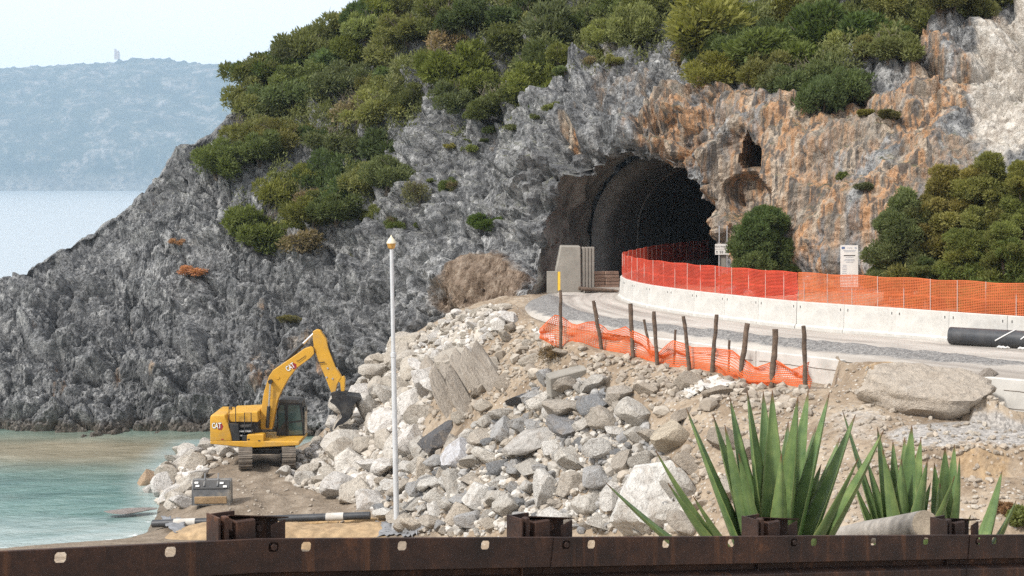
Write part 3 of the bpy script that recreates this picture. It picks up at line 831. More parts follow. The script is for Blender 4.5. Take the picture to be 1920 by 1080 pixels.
# ---- road sheet
ro = np.array(ROAD_OUT, float); ri = np.array(ROAD_IN, float)
kk = np.arange(len(ro), dtype=float); qq = np.linspace(0, len(ro) - 1, 420)
ro_d = cubic(kk, ro, qq); ri_d = cubic(kk, ri, qq)
W = 46
v = np.linspace(0, 1, W)
RX = ri_d[:, None, 0] * (1 - v) + ro_d[:, None, 0] * v
RY = ri_d[:, None, 1] * (1 - v) + ro_d[:, None, 1] * v
berm = np.exp(-((v - 0.80) / 0.14) ** 2)[None] * (sstep(4.2, 6, qq) * (1 - sstep(11.2, 12.5, qq)))[:, None]
PR = np.stack([RX, RY, np.zeros_like(RX)], -1)
RZ = 8.50 + 0.03 * fbm(PR * 0.7, 3, 131) + berm * (0.30 + 0.12 * fbm(PR * 1.1, 3, 133)) - 0.12 * sstep(0.97, 1.0, v)[None] - 0.12 * (1 - sstep(0, 0.03, v))[None]
me = np_mesh('road', np.stack([RX, RY, RZ], -1).reshape(-1, 3), grid_faces(420, W))
add_attr(me, 'gravel', berm * 1.15 + 0.55 * ((1 - sstep(5, 8, qq))[:, None] * sstep(0.75, 1, v)[None]))
uvw = np.stack([np.broadcast_to(v * 9.0, RX.shape), np.broadcast_to((qq * 0.55)[:, None], RX.shape), np.zeros_like(RX), np.ones_like(RX)], -1)
add_attr(me, 'uvw', uvw.reshape(-1, 4), 'FLOAT_COLOR')
tag(link('road', me, None, M['road']), kind='structure')

# ------------------------------------------------------------------ sea
def lambda_blob(px, py, L):
    s = np.zeros(np.shape(px))
    for cx, cy, rx, ry, w in L: s = np.maximum(s, w * np.exp(-1.3 * (((px - cx) / rx) ** 2 + ((py - cy) / ry) ** 2)))
    return s
sx_ = np.r_[-6800, -4000, -2000, -1000, -500, -250, -120, -80, np.arange(-60, 0, 0.8), 30, 120, 500, 2000, 6800]
sy_ = np.r_[-250, -50, 20, np.arange(40, 112, 0.8), 130, 160, 220, 350, 600, 1200, 2500, 5000, 8500]
SX, SY = np.meshgrid(sx_, sy_)
dep = np.zeros_like(SX)
for (j, i), _ in np.ndenumerate(SX):
    if -60 < SX[j, i] < 30 and 20 < SY[j, i] < 112: dep[j, i] = -ground_z(SX[j, i], SY[j, i])
    else: dep[j, i] = 5
ix_ = 960 + F * SX / np.maximum(SY, 1); iy_ = HZ + F * HC / np.maximum(SY, 1)
silt = lambda_blob(ix_, iy_, [(150, 845, 480, 36, 1.15), (330, 852, 180, 44, 1.05)]) * (SY < 100)
shal = np.clip(1.15 - dep / 0.8, 0, 1) * (SY < 83) + 0.6 * blob(ix_, iy_, [(80, 1005, 260, 45, 1.0)])
foam = np.clip(1.0 - np.abs(dep - 0.05) / 0.22, 0, 1) * 0.8 * (SY < 82)
me = np_mesh('sea', np.stack([SX, SY, np.zeros_like(SX)], -1).reshape(-1, 3), grid_faces(len(sy_), len(sx_)))
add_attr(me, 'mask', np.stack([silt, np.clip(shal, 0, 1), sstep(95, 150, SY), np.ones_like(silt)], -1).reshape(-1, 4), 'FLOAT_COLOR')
add_attr(me, 'foam', foam)
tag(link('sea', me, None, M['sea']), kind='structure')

# ------------------------------------------------------------------ far headland across the bay
hp = [(-1500, 190), (-900, 165), (-500, 150), (-150, 138), (0, 129), (60, 127), (110, 124), (160, 120), (215, 117), (250, 111), (300, 110), (340, 117), (400, 123), (460, 121), (600, 125), (900, 150), (1500, 210), (2400, 300)]
hx = np.linspace(-1500, 2400, 900); top = np.interp(hx, [a for a, b in hp], [b for a, b in hp])
nr = 90; tt = np.linspace(0, 1, nr)
HY = 4900 + 900 * tt[:, None] + np.zeros((1, 900))
ztop = HC - (top - HZ) / F * 5800
HXX = (hx[None] - 960) / F * HY
prof = np.clip(0.16 * sstep(0, 0.06, tt) + 0.84 * tt ** 0.85, 0, 1)[:, None]
PH = np.stack([HXX, HY, np.zeros_like(HXX)], -1)
HZZ = ztop[None] * prof + (90 * fbm(PH * 0.0022, 4, 141, 0.5, ridged=True) + 22 * fbm(PH * 0.012, 4, 143)) * np.sin(np.pi * np.clip(tt, 0, 1))[:, None] ** 0.8 * 0.9
HZZ[-6:] += (np.clip(fbm(PH[-6:] * 0.035, 3, 151), 0, 1) * 22)
HZZ[0] = -2
bk = np.stack([HXX[-1] * 1.02, HY[-1] + 500, HZZ[-1] * 0.55], -1)[None]
AL = np.concatenate([np.stack([HXX, HY, HZZ], -1), bk], 0)
tag(link('hills', np_mesh('hills', AL.reshape(-1, 3), grid_faces(nr + 1, 900)), None, M['hill']), kind='structure')
def far_at(px, dy=0):
    i = int(np.argmin(np.abs(hx - px))); return Vector((HXX[-1, i], HY[-1, i] - 30, HZZ[-1, i] + dy))
b = far_at(221)
M['tower'] = simple('old_tower_stone', (0.42, 0.33, 0.27), 0.9, 0, 0.2, 0.05)
tw = empty('ruined_tower', b); tw.scale = (0.85, 0.85, 0.66); tag(tw, 'tall pale ruined tower on the distant hilltop', 'tower')
MB().box((-5, 0, 22), (7, 14, 60)).build('shaft', M['tower'], tw)
MB().box((4.5, 0, 17), (11.6, 12, 50)).build('wall_block', M['tower'], tw)
MB().prism([(10.4, -8), (14, -8), (14, 20), (12.5, 34), (10.4, 30)], -5, 5).build('broken_wall', M['tower'], tw)

# ------------------------------------------------------------------ air: pale haze box round the whole place
hz_m = bpy.data.materials.new('haze_air'); hz_m.use_nodes = True
nt = hz_m.node_tree; nt.nodes.clear()
o_ = nt.nodes.new('ShaderNodeOutputMaterial'); pv = nt.nodes.new('ShaderNodeVolumePrincipled')
pv.inputs['Color'].default_value = (0.58, 0.79, 1.0, 1)
pv.inputs['Density'].default_value = 0.000115
pv.inputs['Anisotropy'].default_value = 0.0
nt.links.new(pv.outputs[0], o_.inputs['Volume'])
hb = MB().box((0, 4200, 297), (15000, 9400, 606))
haze = hb.build('haze', hz_m); tag(haze, kind='stuff')
# ------------------------------------------------------------------ boulders
def ico(sub):
    bm = bmesh.new(); bmesh.ops.create_icosphere(bm, subdivisions=sub, radius=1.0)
    bm.verts.ensure_lookup_table()
    V = np.array([v.co[:] for v in bm.verts]); Fc = np.array([[v.index for v in f.verts] for f in bm.faces]); bm.free()
    return V, Fc
ICO3 = ico(4); ICO1 = ico(1); ICO2 = ico(2)
def rock_shape(base, seed, planes=11, dims=(1, 0.8, 0.62), lo=0.42, hi=0.84, noise=0.085):
    V = base[0].copy(); g = np.random.default_rng(seed)
    for _ in range(planes):
        d = g.normal(size=3); d /= np.linalg.norm(d); o = g.uniform(lo, hi)
        s = V @ d; V = V - np.outer(np.clip(s - o, 0, None) * 0.95, d)
    if noise > 0:
        n = fbm(V * 1.7 + seed * 3.1, 3, seed) * noise + fbm(V * 5.0 + seed, 2, seed + 5, ridged=True) * noise * 0.35
        V = V * (1 + n)[:, None]
    return V * np.array(dims) / 0.8
def mat_boulder():
    t = NT('limestone_boulder')
    tc = t.n('TexCoord'); oi = t.n('ObjectInfo')
    add = t.n('VectorMath', operation='ADD'); t.l(tc.outputs['Object'], add.inputs[0])
    mul = t.n('VectorMath', operation='SCALE'); t.l(oi.outputs['Location'], mul.inputs[0]); mul.inputs['Scale'].default_value = 1.7
    t.l(mul.outputs[0], add.inputs[1]); v = add.outputs[0]
    n = t.noise(v, 1.4, 6, 0.7, 1.2); n2 = t.noise(v, 5.0, 5, 0.75, 0.6)
    c = t.mix(t.ramp(n, [(0.32, 0.6), (0.50, 0.0)]), oi.outputs['Color'], (0.30, 0.245, 0.19))
    c = t.mix(t.ramp(n2, [(0.3, 0.6), (0.48, 0.0)]), c, (0.17, 0.155, 0.14))
    c = t.mix(t.ramp(n, [(0.62, 0.0), (0.74, 0.5)]), c, (0.70, 0.67, 0.62))
    t.base(c); t.set(Roughness=0.93); t.b.inputs['Specular IOR Level'].default_value = 0.2
    t.bump(t.math('ADD', n2, n), 0.9, 0.16)
    return t.m
M['boulder'] = mat_boulder()
PROTO_ROCK = []
for i in range(14):
    dims = [(1, 0.8, 0.66), (1, 0.7, 0.5), (0.95, 0.85, 0.8), (1.1, 0.7, 0.42)][i % 4]
    me = np_mesh('boulder', rock_shape(ICO3, 200 + i, 12 + i % 7, dims), ICO3[1])
    me.set_sharp_from_angle(angle=R(32)); me.materials.append(M['boulder']); PROTO_ROCK.append(me)

yy_ = np.arange(26, 96, 0.12)
def ground_many(pxa, pya):
    out = np.zeros((len(pxa), 3))
    for i, (px, py) in enumerate(zip(pxa, pya)):
        X = (px - 960) / F * yy_; Z = HC - (py - HZ) / F * yy_
        ii = np.clip(np.searchsorted(gx, X) - 1, 0, len(gx) - 2); jj = np.clip(np.searchsorted(gy, yy_) - 1, 0, len(gy) - 2)
        gz = GZ[jj, ii]
        h = np.nonzero(Z <= gz)[0]
        k = h[0] if len(h) else len(yy_) - 1
        out[i] = (X[k], yy_[k], ground_z(X[k], yy_[k]))
    return out
def poly_samples(poly, n, rng):
    p = np.array(poly); lo = p.min(0); hi = p.max(0); out = []
    while len(out) < n:
        q_ = rng.uniform(lo, hi, size=(n * 2, 2)); q_ = q_[in_poly(q_[:, 0], q_[:, 1], poly)]
        out += list(q_)
    return np.array(out[:n])
WHITE = [(0.60, 0.565, 0.51), (0.56, 0.515, 0.45), (0.65, 0.62, 0.58), (0.51, 0.46, 0.39)]
MIXED = [(0.62, 0.585, 0.525), (0.51, 0.48, 0.43), (0.43, 0.425, 0.415), (0.55, 0.485, 0.40), (0.25, 0.255, 0.26), (0.64, 0.615, 0.57), (0.45, 0.405, 0.345)]
TAN = [(0.42, 0.36, 0.29), (0.36, 0.31, 0.25), (0.48, 0.43, 0.36)]
REG = [ # polygon, candidates, radius range, colours, label, group
 ([(525, 892), (560, 850), (605, 828), (640, 785), (660, 728), (690, 682), (722, 660), (800, 628), (850, 592), (930, 582), (965, 600), (905, 655), (860, 720), (800, 770), (790, 830), (725, 900), (705, 962), (640, 938), (560, 915)],
  2600, (0.26, 0.95), WHITE, 'pale limestone boulder in the white heap in front of the excavator arm', 'white boulders heaped below the road end'),
 ([(705, 962), (725, 900), (800, 830), (860, 850), (905, 810), (960, 765), (1050, 722), (1120, 735), (1180, 770), (1225, 830), (1265, 890), (1295, 1010), (760, 1010)],
  3000, (0.18, 0.66), MIXED, 'broken grey and beige rock in the jumble between lamp post and agave', 'rocks tipped down the embankment'),
 ([(288, 895), (330, 852), (400, 836), (446, 842), (440, 868), (388, 884), (378, 930), (335, 962), (298, 948)], 260, (0.3, 0.8), WHITE, 'pale shore boulder edging the water left of the excavator', 'boulders along the waterline'),
 ([(900, 640), (1000, 610), (1050, 665), (1060, 690), (960, 742), (880, 800), (800, 800), (850, 720)], 160, (0.2, 0.5), TAN, 'earth-stained stone in the soil slope below the netting', 'stones in the soil below the netting'),
 ([(1180, 700), (1300, 720), (1480, 745), (1500, 850), (1500, 1000), (1300, 1000), (1270, 870), (1230, 800)], 90, (0.18, 0.5), TAN, 'half-buried stone on the soil slope behind the agave', 'stones in the slope behind the agave'),
]
placed = []
EXC = at(500, 864, 70.0)
def rock_label(px, py, r, cl, ci, lab):
    size = 'big' if r > 0.7 else ('medium' if r > 0.42 else 'small')
    if cl is MIXED:
        col = ['beige', 'brown-grey', 'mid grey', 'tan', 'dark grey', 'pale', 'dull brown'][ci]
        hor = 'beside the lamp post' if px < 830 else ('left of its middle' if px < 960 else ('at its middle' if px < 1080 else ('right of its middle' if px < 1180 else 'near the agave')))
        ver = 'top' if py < 760 else ('upper part' if py < 840 else ('lower part' if py < 920 else 'foot'))
        return '%s %s rock, %s of the tipped jumble, %s' % (size, col, ver, hor)
    if cl is WHITE and px > 500:
        col = ['chalky', 'cream', 'bright white', 'buff'][ci]
        ver = 'at the top' if py < 660 else ('in the upper part' if py < 730 else ('in the middle' if py < 810 else ('in the lower part' if py < 870 else 'at the foot')))
        hor = 'left of the lamp post' if px < 736 else 'right of the lamp post'
        return '%s %s boulder %s of white heap, %s' % (size, col, ver, hor.replace('the ', ''))
    if cl is WHITE:
        return '%s %s shore boulder %s' % (size, ['chalky', 'cream', 'bright white', 'buff'][ci], 'behind the spare bucket by the water' if py > 885 else 'at the water left of the excavator tracks')
    return lab
rng = np.random.default_rng(77)
BC = 0
def put_rock(p, r, colr, label, group, name='boulder', proto=None, rot=None, sink=0.25, scale=None):
    global BC
    me = PROTO_ROCK[proto if proto is not None else int(rng.integers(len(PROTO_ROCK)))]
    o = link(name, me); BC += 1
    o.location = (p[0], p[1], p[2] + r * (0.55 - sink))
    o.rotation_euler = rot if rot else (rng.uniform(-0.5, 0.5), rng.uniform(-0.5, 0.5), rng.uniform(0, 6.28))
    o.scale = scale if scale else tuple(r * rng.uniform(0.85, 1.15, 3))
    j = rng.uniform(0.88, 1.1); o.color = (colr[0] * j, colr[1] * j, colr[2] * j, 1)
    tag(o, label, 'boulder', group)
    placed.append((p[0], p[1], p[2], r))
    return o
# a few that stand out
SPECIAL = [
 (1215, 985, 1.55, (0.60, 0.58, 0.54), 'largest white boulder, beside the left leaves of the agave', 2),
 (708, 690, 0.62, (0.55, 0.49, 0.42), 'rounded tan boulder topmost at the left rim of the white heap', 2),
 (820, 850, 0.95, (0.12, 0.12, 0.125), 'dark charcoal boulder amid the pale heap right of the lamp post', 0),
 (860, 880, 0.85, (0.60, 0.60, 0.62), 'bluish white boulder just right of the dark one', 2),
 (460, 0, 0, None, None, 0),
 (975, 778, 0.62, (0.11, 0.115, 0.125), 'flat dark grey rock high in the jumble', 3),
 (1010, 850, 1.0, (0.47, 0.45, 0.42), 'long pale slab leaning in the middle of the jumble', 3),
 (277, 900, 0.62, (0.50, 0.36, 0.24), 'orange stained rock standing alone in the shallow water', 2),
 (1060, 830, 0.72, (0.28, 0.28, 0.285), 'grey angular rock in the middle of the jumble', 1),
 (1255, 845, 0.7, (0.50, 0.43, 0.33), 'tan upright block at the right rim of the jumble', 2),
]
for px, py, r, c, lab, pr in SPECIAL:
    if not r: continue
    p = ground_many([px], [py])[0]
    if px == 277: p = np.array(at(277, 893, HC * F / (905 - HZ))); p[2] = -0.1
    put_rock(p, r, c, lab, None, proto=pr)
tag(put_rock(np.array(at(240, 968, 63.5)), 0.75, (0.34, 0.30, 0.28), None, None, proto=3, rot=(0, 0, 0.3), scale=(0.95, 0.5, 0.22)), 'low flat rock awash off the beach', 'boulder')
LIM = [110, 165, 22, 16, 10]
cand_small = []
for (poly, n, (r0, r1), cols_, lab, grp), lim in zip(REG, LIM):
    s = poly_samples(poly, n, rng); pts = ground_many(s[:, 0], s[:, 1])
    rad = np.sort(r0 + (r1 - r0) * rng.random(n) ** 2.2)[::-1]
    cnt = 0
    for p, r in zip(pts, rad):
        if p[1] > 94: continue
        if (p[0] - EXC[0]) ** 2 + (p[1] - EXC[1]) ** 2 < (2.5 + r) ** 2: continue
        pxr = 960 + F * p[0] / p[1]; pyr = HZ + F * (HC - p[2]) / p[1]
        if pxr < 640 and pyr > 800: r = min(r, 0.62)
        if pxr > 780 and pyr < 690: r = min(r, 0.22 + 0.22 * rng.random())
        ok = all((p[0] - q_[0]) ** 2 + (p[1] - q_[1]) ** 2 + (p[2] - q_[2]) ** 2 > (0.72 * (r + q_[3])) ** 2 for q_ in placed)
        if not ok: cand_small.append((p, r * 0.42, cols_)); continue
        if cnt < lim:
            ci = int(rng.integers(len(cols_)))
            if cols_ is MIXED and ci == 4 and rng.random() < 0.6: ci = 5
            put_rock(p, r, cols_[ci], rock_label(pxr, pyr, r, cols_, ci, lab), grp); cnt += 1
        else: cand_small.append((p, min(r, 0.3), cols_))
# tilted bedding slabs of the outcrop right of the white heap
sl = empty('bedrock_outcrop', tuple(ground_many([850], [760])[0])); tag(sl, 'tilted grey-brown layered bedrock sticking out of the soil slope', 'outcrop')
bpy.context.view_layer.update()
for i, (px, py) in enumerate([(815, 740), (838, 745), (862, 740), (885, 735), (908, 735), (930, 720), (850, 775), (880, 775)]):
    p = ground_many([px], [py])[0]
    o = link('slab', PROTO_ROCK[3]); o.location = (p[0], p[1] + 0.1, p[2] - 0.12); o.rotation_euler = (0.5, R(38 + 3 * i), R(-70 + 6 * i)); o.scale = (1.9, 0.62, 0.42)
    o.color = (0.40, 0.355, 0.30, 1); child_world(o, sl)
# small rubble between the boulders: past counting
small = []
for poly, n, rr, cc in [(REG[1][0], 3000, (0.05, 0.2), MIXED), (REG[0][0], 2200, (0.08, 0.25), WHITE), (REG[3][0], 500, (0.05, 0.16), TAN), (REG[4][0], 600, (0.03, 0.13), TAN), (REG[2][0], 160, (0.08, 0.22), WHITE),
                        ([(1500, 735), (1640, 690), (1860, 770), (1920, 800), (1920, 1000), (1560, 1000)], 900, (0.03, 0.11), TAN),
                        ([(1010, 655), (1520, 735), (1520, 790), (1200, 740), (1010, 690)], 500, (0.05, 0.2), TAN),
                        ([(380, 900), (560, 880), (700, 960), (660, 985), (400, 960)], 140, (0.03, 0.10), TAN)]:
    s = poly_samples(poly, n, rng); pts = ground_many(s[:, 0], s[:, 1])
    for p in pts: small.append((p, rr[0] + (rr[1] - rr[0]) * rng.random() ** 2, cc))
for p, r, cc in cand_small:
    if rng.random() < 0.35: small.append((p, max(0.08, r * rng.uniform(0.6, 1.1)), cc))
SR = [rock_shape(ICO2 if i < 3 else ICO1, 400 + i, 8, (1, 0.8, 0.65), noise=0.05) for i in range(8)]
Vs, Fs, Cs = [], [], []; off = 0
for p, r, cc in small:
    i = int(rng.integers(8)) if r > 0.12 else int(rng.integers(3, 8))
    B = SR[i]; Fb = (ICO2 if i < 3 else ICO1)[1]
    a = rng.uniform(0, 6.28, 3); Rm = np.array(Matrix.Rotation(a[0], 3, 'Z') @ Matrix.Rotation(a[1] * 0.15, 3, 'X'))
    Vs.append((B * r * rng.uniform(0.8, 1.2, 3)) @ Rm.T + np.array(p) + np.array([0, 0, r * 0.3])); Fs.append(Fb + off); off += len(B)
    c = np.array(cc[int(rng.integers(len(cc)))]) * rng.uniform(0.8, 1.1); Cs.append(np.tile(np.r_[c, 1], (len(B), 1)))
me = np_mesh('rubble', np.concatenate(Vs), np.concatenate(Fs), False)
add_attr(me, 'tint', np.concatenate(Cs), 'FLOAT_COLOR')
t = NT('rubble_stone'); t.base(t.mix(t.ramp(t.noise(t.pos(), 5, 4, 0.7), [(0.35, 0.5), (0.6, 0)]), t.attr('tint', 'Color'), (0.2, 0.17, 0.14))); t.set(Roughness=0.95)
t.bump(t.noise(t.pos(), 14, 4, 0.7), 0.6, 0.04)
tag(link('rubble', me, None, t.m), 'small broken stones strewn over the embankment', 'rubble', kind='stuff')

# ------------------------------------------------------------------ shrubs and trees
def mat_leaf():
    t = NT('scrub_foliage')
    oi = t.n('ObjectInfo')
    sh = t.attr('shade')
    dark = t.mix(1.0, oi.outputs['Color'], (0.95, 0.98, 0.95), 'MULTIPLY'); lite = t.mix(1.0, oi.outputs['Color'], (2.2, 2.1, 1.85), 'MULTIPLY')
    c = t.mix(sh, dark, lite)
    t.base(c); t.set(Roughness=0.75); t.b.inputs['Specular IOR Level'].default_value = 0.2
    tr = t.n('BsdfTranslucent'); t.l(t.mix(1.0, c, (1.2, 1.25, 0.7), 'MULTIPLY'), tr.inputs[0])
    mx = t.n('MixShader'); mx.inputs[0].default_value = 0.36
    t.l(t.b.outputs[0], mx.inputs[1]); t.l(tr.outputs[0], mx.inputs[2]); t.l(mx.outputs[0], t.out.inputs[0])
    return t.m
M['leaf'] = mat_leaf()
M['bark'] = simple('grey_bark', (0.14, 0.115, 0.09), 0.95, 0, 0.35, 9, 0.6)
def crown_mesh(seed, npuff, nleaf, size, up=0.0, flat=0.8, long=1.6, spread=0.62, pr=(0.28, 0.46)):
    g = np.random.default_rng(seed)
    cen = []; rad = []
    for i in range(npuff):
        d = g.normal(size=3); d[2] = abs(d[2]) * 0.9 - 0.15; d /= np.linalg.norm(d)
        q_ = d * g.uniform(0.25, 1.0) * spread; q_[2] = q_[2] * flat + 0.42 * flat
        cen.append(q_); rad.append(g.uniform(*pr))
    cen = np.array(cen); rad = np.array(rad)
    w = rad ** 2; k = g.choice(npuff, nleaf, p=w / w.sum())
    d = g.normal(size=(nleaf, 3)); d[:, 2] += 0.25; d /= np.linalg.norm(d, axis=1, keepdims=True)
    lump = 1 + 0.38 * fbm(d * 2.6 + k[:, None] * 7.7, 2, seed)
    rr = rad[k] * lump * (1.08 - 0.5 * g.random(nleaf) ** 1.6)
    C = cen[k] + d * rr[:, None]
    # leaf spray axis: outward and up; width axis random
    ax = d + g.normal(size=(nleaf, 3)) * 0.55; ax[:, 2] += up + 0.25; ax /= np.linalg.norm(ax, axis=1, keepdims=True)
    wd = np.cross(ax, g.normal(size=(nleaf, 3))); wd /= np.linalg.norm(wd, axis=1, keepdims=True)
    s = size * g.uniform(0.6, 1.35, nleaf)
    a = ax * (s * long)[:, None]; b_ = wd * (s * 0.5)[:, None]
    V = np.stack([C - b_ * 0.5, C + b_ * 0.5 + a * 0.35, C + a, C - b_ + a * 0.45], 1).reshape(-1, 3)
    V[:, 2] = np.maximum(V[:, 2], -0.18)
    Fq = np.arange(nleaf * 4).reshape(-1, 4)
    me = np_mesh('crown', V, Fq, False)
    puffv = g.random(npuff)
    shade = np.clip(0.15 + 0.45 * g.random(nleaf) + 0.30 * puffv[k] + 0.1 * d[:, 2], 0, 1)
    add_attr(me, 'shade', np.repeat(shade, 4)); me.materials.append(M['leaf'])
    return me
def stem_mesh(seed, n=7, reach=0.75, r=0.035, twigs=0):
    g = random.Random(seed); mb = MB()
    for i in range(n):
        a = g.uniform(0, 6.28); l = g.uniform(0.5, 1) * reach
        e = Vector((math.cos(a) * l * g.uniform(0.3, 0.9), math.sin(a) * l * g.uniform(0.3, 0.9), l))
        m = e * 0.5 + Vector((g.uniform(-.1, .1), g.uniform(-.1, .1), g.uniform(-.05, .05)))
        mb.tube([(g.uniform(-.05, .05), g.uniform(-.05, .05), -0.25), m, e], [r, r * 0.65, r * 0.25], 5)
        for _ in range(twigs):
            q_ = m.lerp(e, g.random()); d = Vector((g.uniform(-1, 1), g.uniform(-1, 1), g.uniform(0, 1.2))).normalized() * g.uniform(0.2, 0.5)
            mid = q_ + d * 0.5 + Vector((g.uniform(-.06, .06),) * 3)
            mb.tube([q_, mid, q_ + d], [r * 0.35, r * 0.22, r * 0.1], 4, caps=False)
    me = mb.mesh('stem'); me.materials.append(M['bark']); return me
KINDS_ = {}
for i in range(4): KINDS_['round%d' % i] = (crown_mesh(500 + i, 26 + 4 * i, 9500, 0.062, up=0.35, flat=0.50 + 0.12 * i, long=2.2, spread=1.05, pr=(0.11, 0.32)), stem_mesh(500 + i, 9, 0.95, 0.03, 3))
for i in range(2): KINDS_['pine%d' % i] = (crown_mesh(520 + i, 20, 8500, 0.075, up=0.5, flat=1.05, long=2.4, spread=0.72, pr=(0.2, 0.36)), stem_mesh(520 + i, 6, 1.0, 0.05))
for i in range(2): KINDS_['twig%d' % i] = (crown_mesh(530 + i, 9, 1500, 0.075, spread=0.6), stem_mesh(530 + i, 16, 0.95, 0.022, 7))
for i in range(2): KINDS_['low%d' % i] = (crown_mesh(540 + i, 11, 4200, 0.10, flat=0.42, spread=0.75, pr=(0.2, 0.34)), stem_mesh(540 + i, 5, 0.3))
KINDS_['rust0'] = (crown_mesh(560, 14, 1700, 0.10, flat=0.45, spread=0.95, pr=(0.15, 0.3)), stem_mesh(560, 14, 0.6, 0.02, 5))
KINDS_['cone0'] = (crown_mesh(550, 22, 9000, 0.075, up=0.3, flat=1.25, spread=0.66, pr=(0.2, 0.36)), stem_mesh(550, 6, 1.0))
GREEN = [(0.104, 0.124, 0.050), (0.080, 0.104, 0.046), (0.126, 0.138, 0.054), (0.116, 0.128, 0.066), (0.146, 0.150, 0.060)]
NV = 0
def shrub(p, r, kind, colr, label, group, name='shrub', cat='shrub', squash=1.0, rz=None):
    global NV
    NV += 1
    e = empty(name, p, rng.uniform(0, 6.28) if rz is None else rz)
    e.scale = (r * rng.uniform(0.85, 1.25), r * rng.uniform(0.85, 1.2), r * squash * rng.uniform(0.85, 1.2)); e.rotation_euler = (rng.uniform(-0.22, 0.22), rng.uniform(-0.22, 0.22), e.rotation_euler[2])
    cm, sm_ = KINDS_[kind]
    c = link('crown', cm, e); j = rng.uniform(0.85, 1.18)
    c.color = (colr[0] * j * rng.uniform(0.92, 1.1), colr[1] * j, colr[2] * j, 1)
    link('stem', sm_, e)
    tag(e, label, cat, group)
    return e
def head_shrub(px, py, rpx, kind, colr, label, group=None, name='shrub', cat='shrub', squash=1.0):
    p, n = on_head(px, py + rpx * 0.45)
    r = rpx / F * p.y
    q_ = Vector(p) + Vector((0, -0.15 * r, 0.02))
    return shrub(q_, r, kind, colr, label, group, name, cat, squash)
OL = (0.105, 0.105, 0.032); DG = (0.060, 0.086, 0.034); LG = (0.115, 0.125, 0.036); RUST = (0.26, 0.115, 0.055); DRY = (0.15, 0.125, 0.075)
NAMED = [
 (905, 412, 31, 'round0', (0.06, 0.095, 0.024), 'lone rounded bright green bush on bare rock left of the tunnel', 'shrub', 0.85),
 (618, 52, 34, 'round1', DG, 'isolated dark tree crown standing against the sky on the ridge', 'tree', 1.1),
 (692, 42, 50, 'pine0', DG, 'broad dark tree on the skyline right of the isolated crown', 'tree', 1.0),
 (515, 130, 58, 'round2', (0.066, 0.085, 0.032), 'wide dark shrub at the left end of the skyline scrub', 'shrub', 0.9),
 (418, 318, 56, 'round3', (0.085, 0.10, 0.036), 'olive shrub farthest left, above the bare grey slope', 'shrub', 0.85),
 (470, 410, 72, 'round0', (0.075, 0.092, 0.028), 'large olive shrub lowest on the left grey slope', 'shrub', 0.85),
 (598, 405, 56, 'round1', OL, 'yellowish green shrub above the dry thicket', 'shrub', 0.85),
 (575, 465, 50, 'twig0', DRY, 'dry grey twiggy shrub below the yellowish one', 'shrub', 0.8),
 (655, 462, 48, 'twig1', (0.10, 0.10, 0.06), 'grey-green half-dry shrub left of the lamp head', 'shrub', 0.85),
 (748, 424, 24, 'round2', (0.07, 0.09, 0.026), 'small green shrub just above the lamp head', 'shrub', 1.0),
 (368, 512, 30, 'rust0', (0.23, 0.12, 0.07), 'rust red dead shrub on the grey slope', 'shrub', 0.6),
 (342, 466, 17, 'rust0', (0.20, 0.115, 0.07), 'small rusty tuft above the rust red dead shrub', 'shrub', 0.6),
 (535, 588, 26, 'rust0', (0.11, 0.10, 0.05), 'yellowish grass tuft on the dark cliff above the excavator', 'tuft', 0.45),
 (800, 372, 34, 'twig0', (0.10, 0.11, 0.06), 'sparse grey twiggy shrub on pale rock right of the lamp', 'shrub', 1.0),
 (838, 350, 18, 'round3', (0.075, 0.095, 0.03), 'small green shrub beside the sparse twiggy one', 'shrub', 0.9),
 (898, 214, 26, 'round0', (0.075, 0.09, 0.032), 'rounded shrub alone on the pale rock face', 'shrub', 0.8),
 (968, 258, 20, 'twig1', (0.10, 0.11, 0.055), 'thin tuft on pale rock between the lone shrub and the tunnel', 'tuft', 1.0),
 (850, 135, 66, 'round1', (0.10, 0.118, 0.03), 'bright green shrub with a dead orange branch mid slope', 'shrub', 0.95),
 (1330, 55, 92, 'pine1', (0.135, 0.14, 0.042), 'light yellow-green pine above the tunnel', 'tree', 0.75),
 (1440, 95, 84, 'pine0', (0.072, 0.095, 0.030), 'dark pine right of the light one, above the small cave', 'tree', 0.8),
 (1530, 75, 84, 'pine1', (0.062, 0.088, 0.030), 'tall dark pine in the middle of the clifftop group', 'tree', 0.85),
 (1620, 65, 80, 'pine0', (0.066, 0.092, 0.032), 'dark pine at the right of the clifftop group', 'tree', 0.85),
 (1545, 145, 62, 'pine0', (0.055, 0.078, 0.026), 'pine overhanging the streaked wall, lowest of the clifftop group', 'tree', 0.8),
 (1625, 210, 20, 'low0', OL, 'small tuft growing from the streaked wall under the pines', 'tuft', 0.7),
 (1677, 222, 28, 'low1', (0.085, 0.085, 0.04), 'dull tuft right of the small one on the streaked wall', 'tuft', 0.7),
 (1640, 370, 20, 'low0', (0.075, 0.085, 0.045), 'grey tuft halfway up the streaked wall', 'tuft', 0.7),
 (1580, 333, 17, 'low1', (0.085, 0.10, 0.035), 'green tuft in a crack of the streaked wall', 'tuft', 1.0),
 (1065, 488, 0, None, None, None, None, None),
]
for px, py, rp, kd, cl, lab, cat, sq in NAMED:
    if rp: head_shrub(px, py, rp, kd, cl, lab, None, 'pine_tree' if (cat == 'tree' and kd.startswith('pine')) else ('tree' if cat == 'tree' else ('grass_tuft' if cat == 'tuft' else 'shrub')), cat, sq)
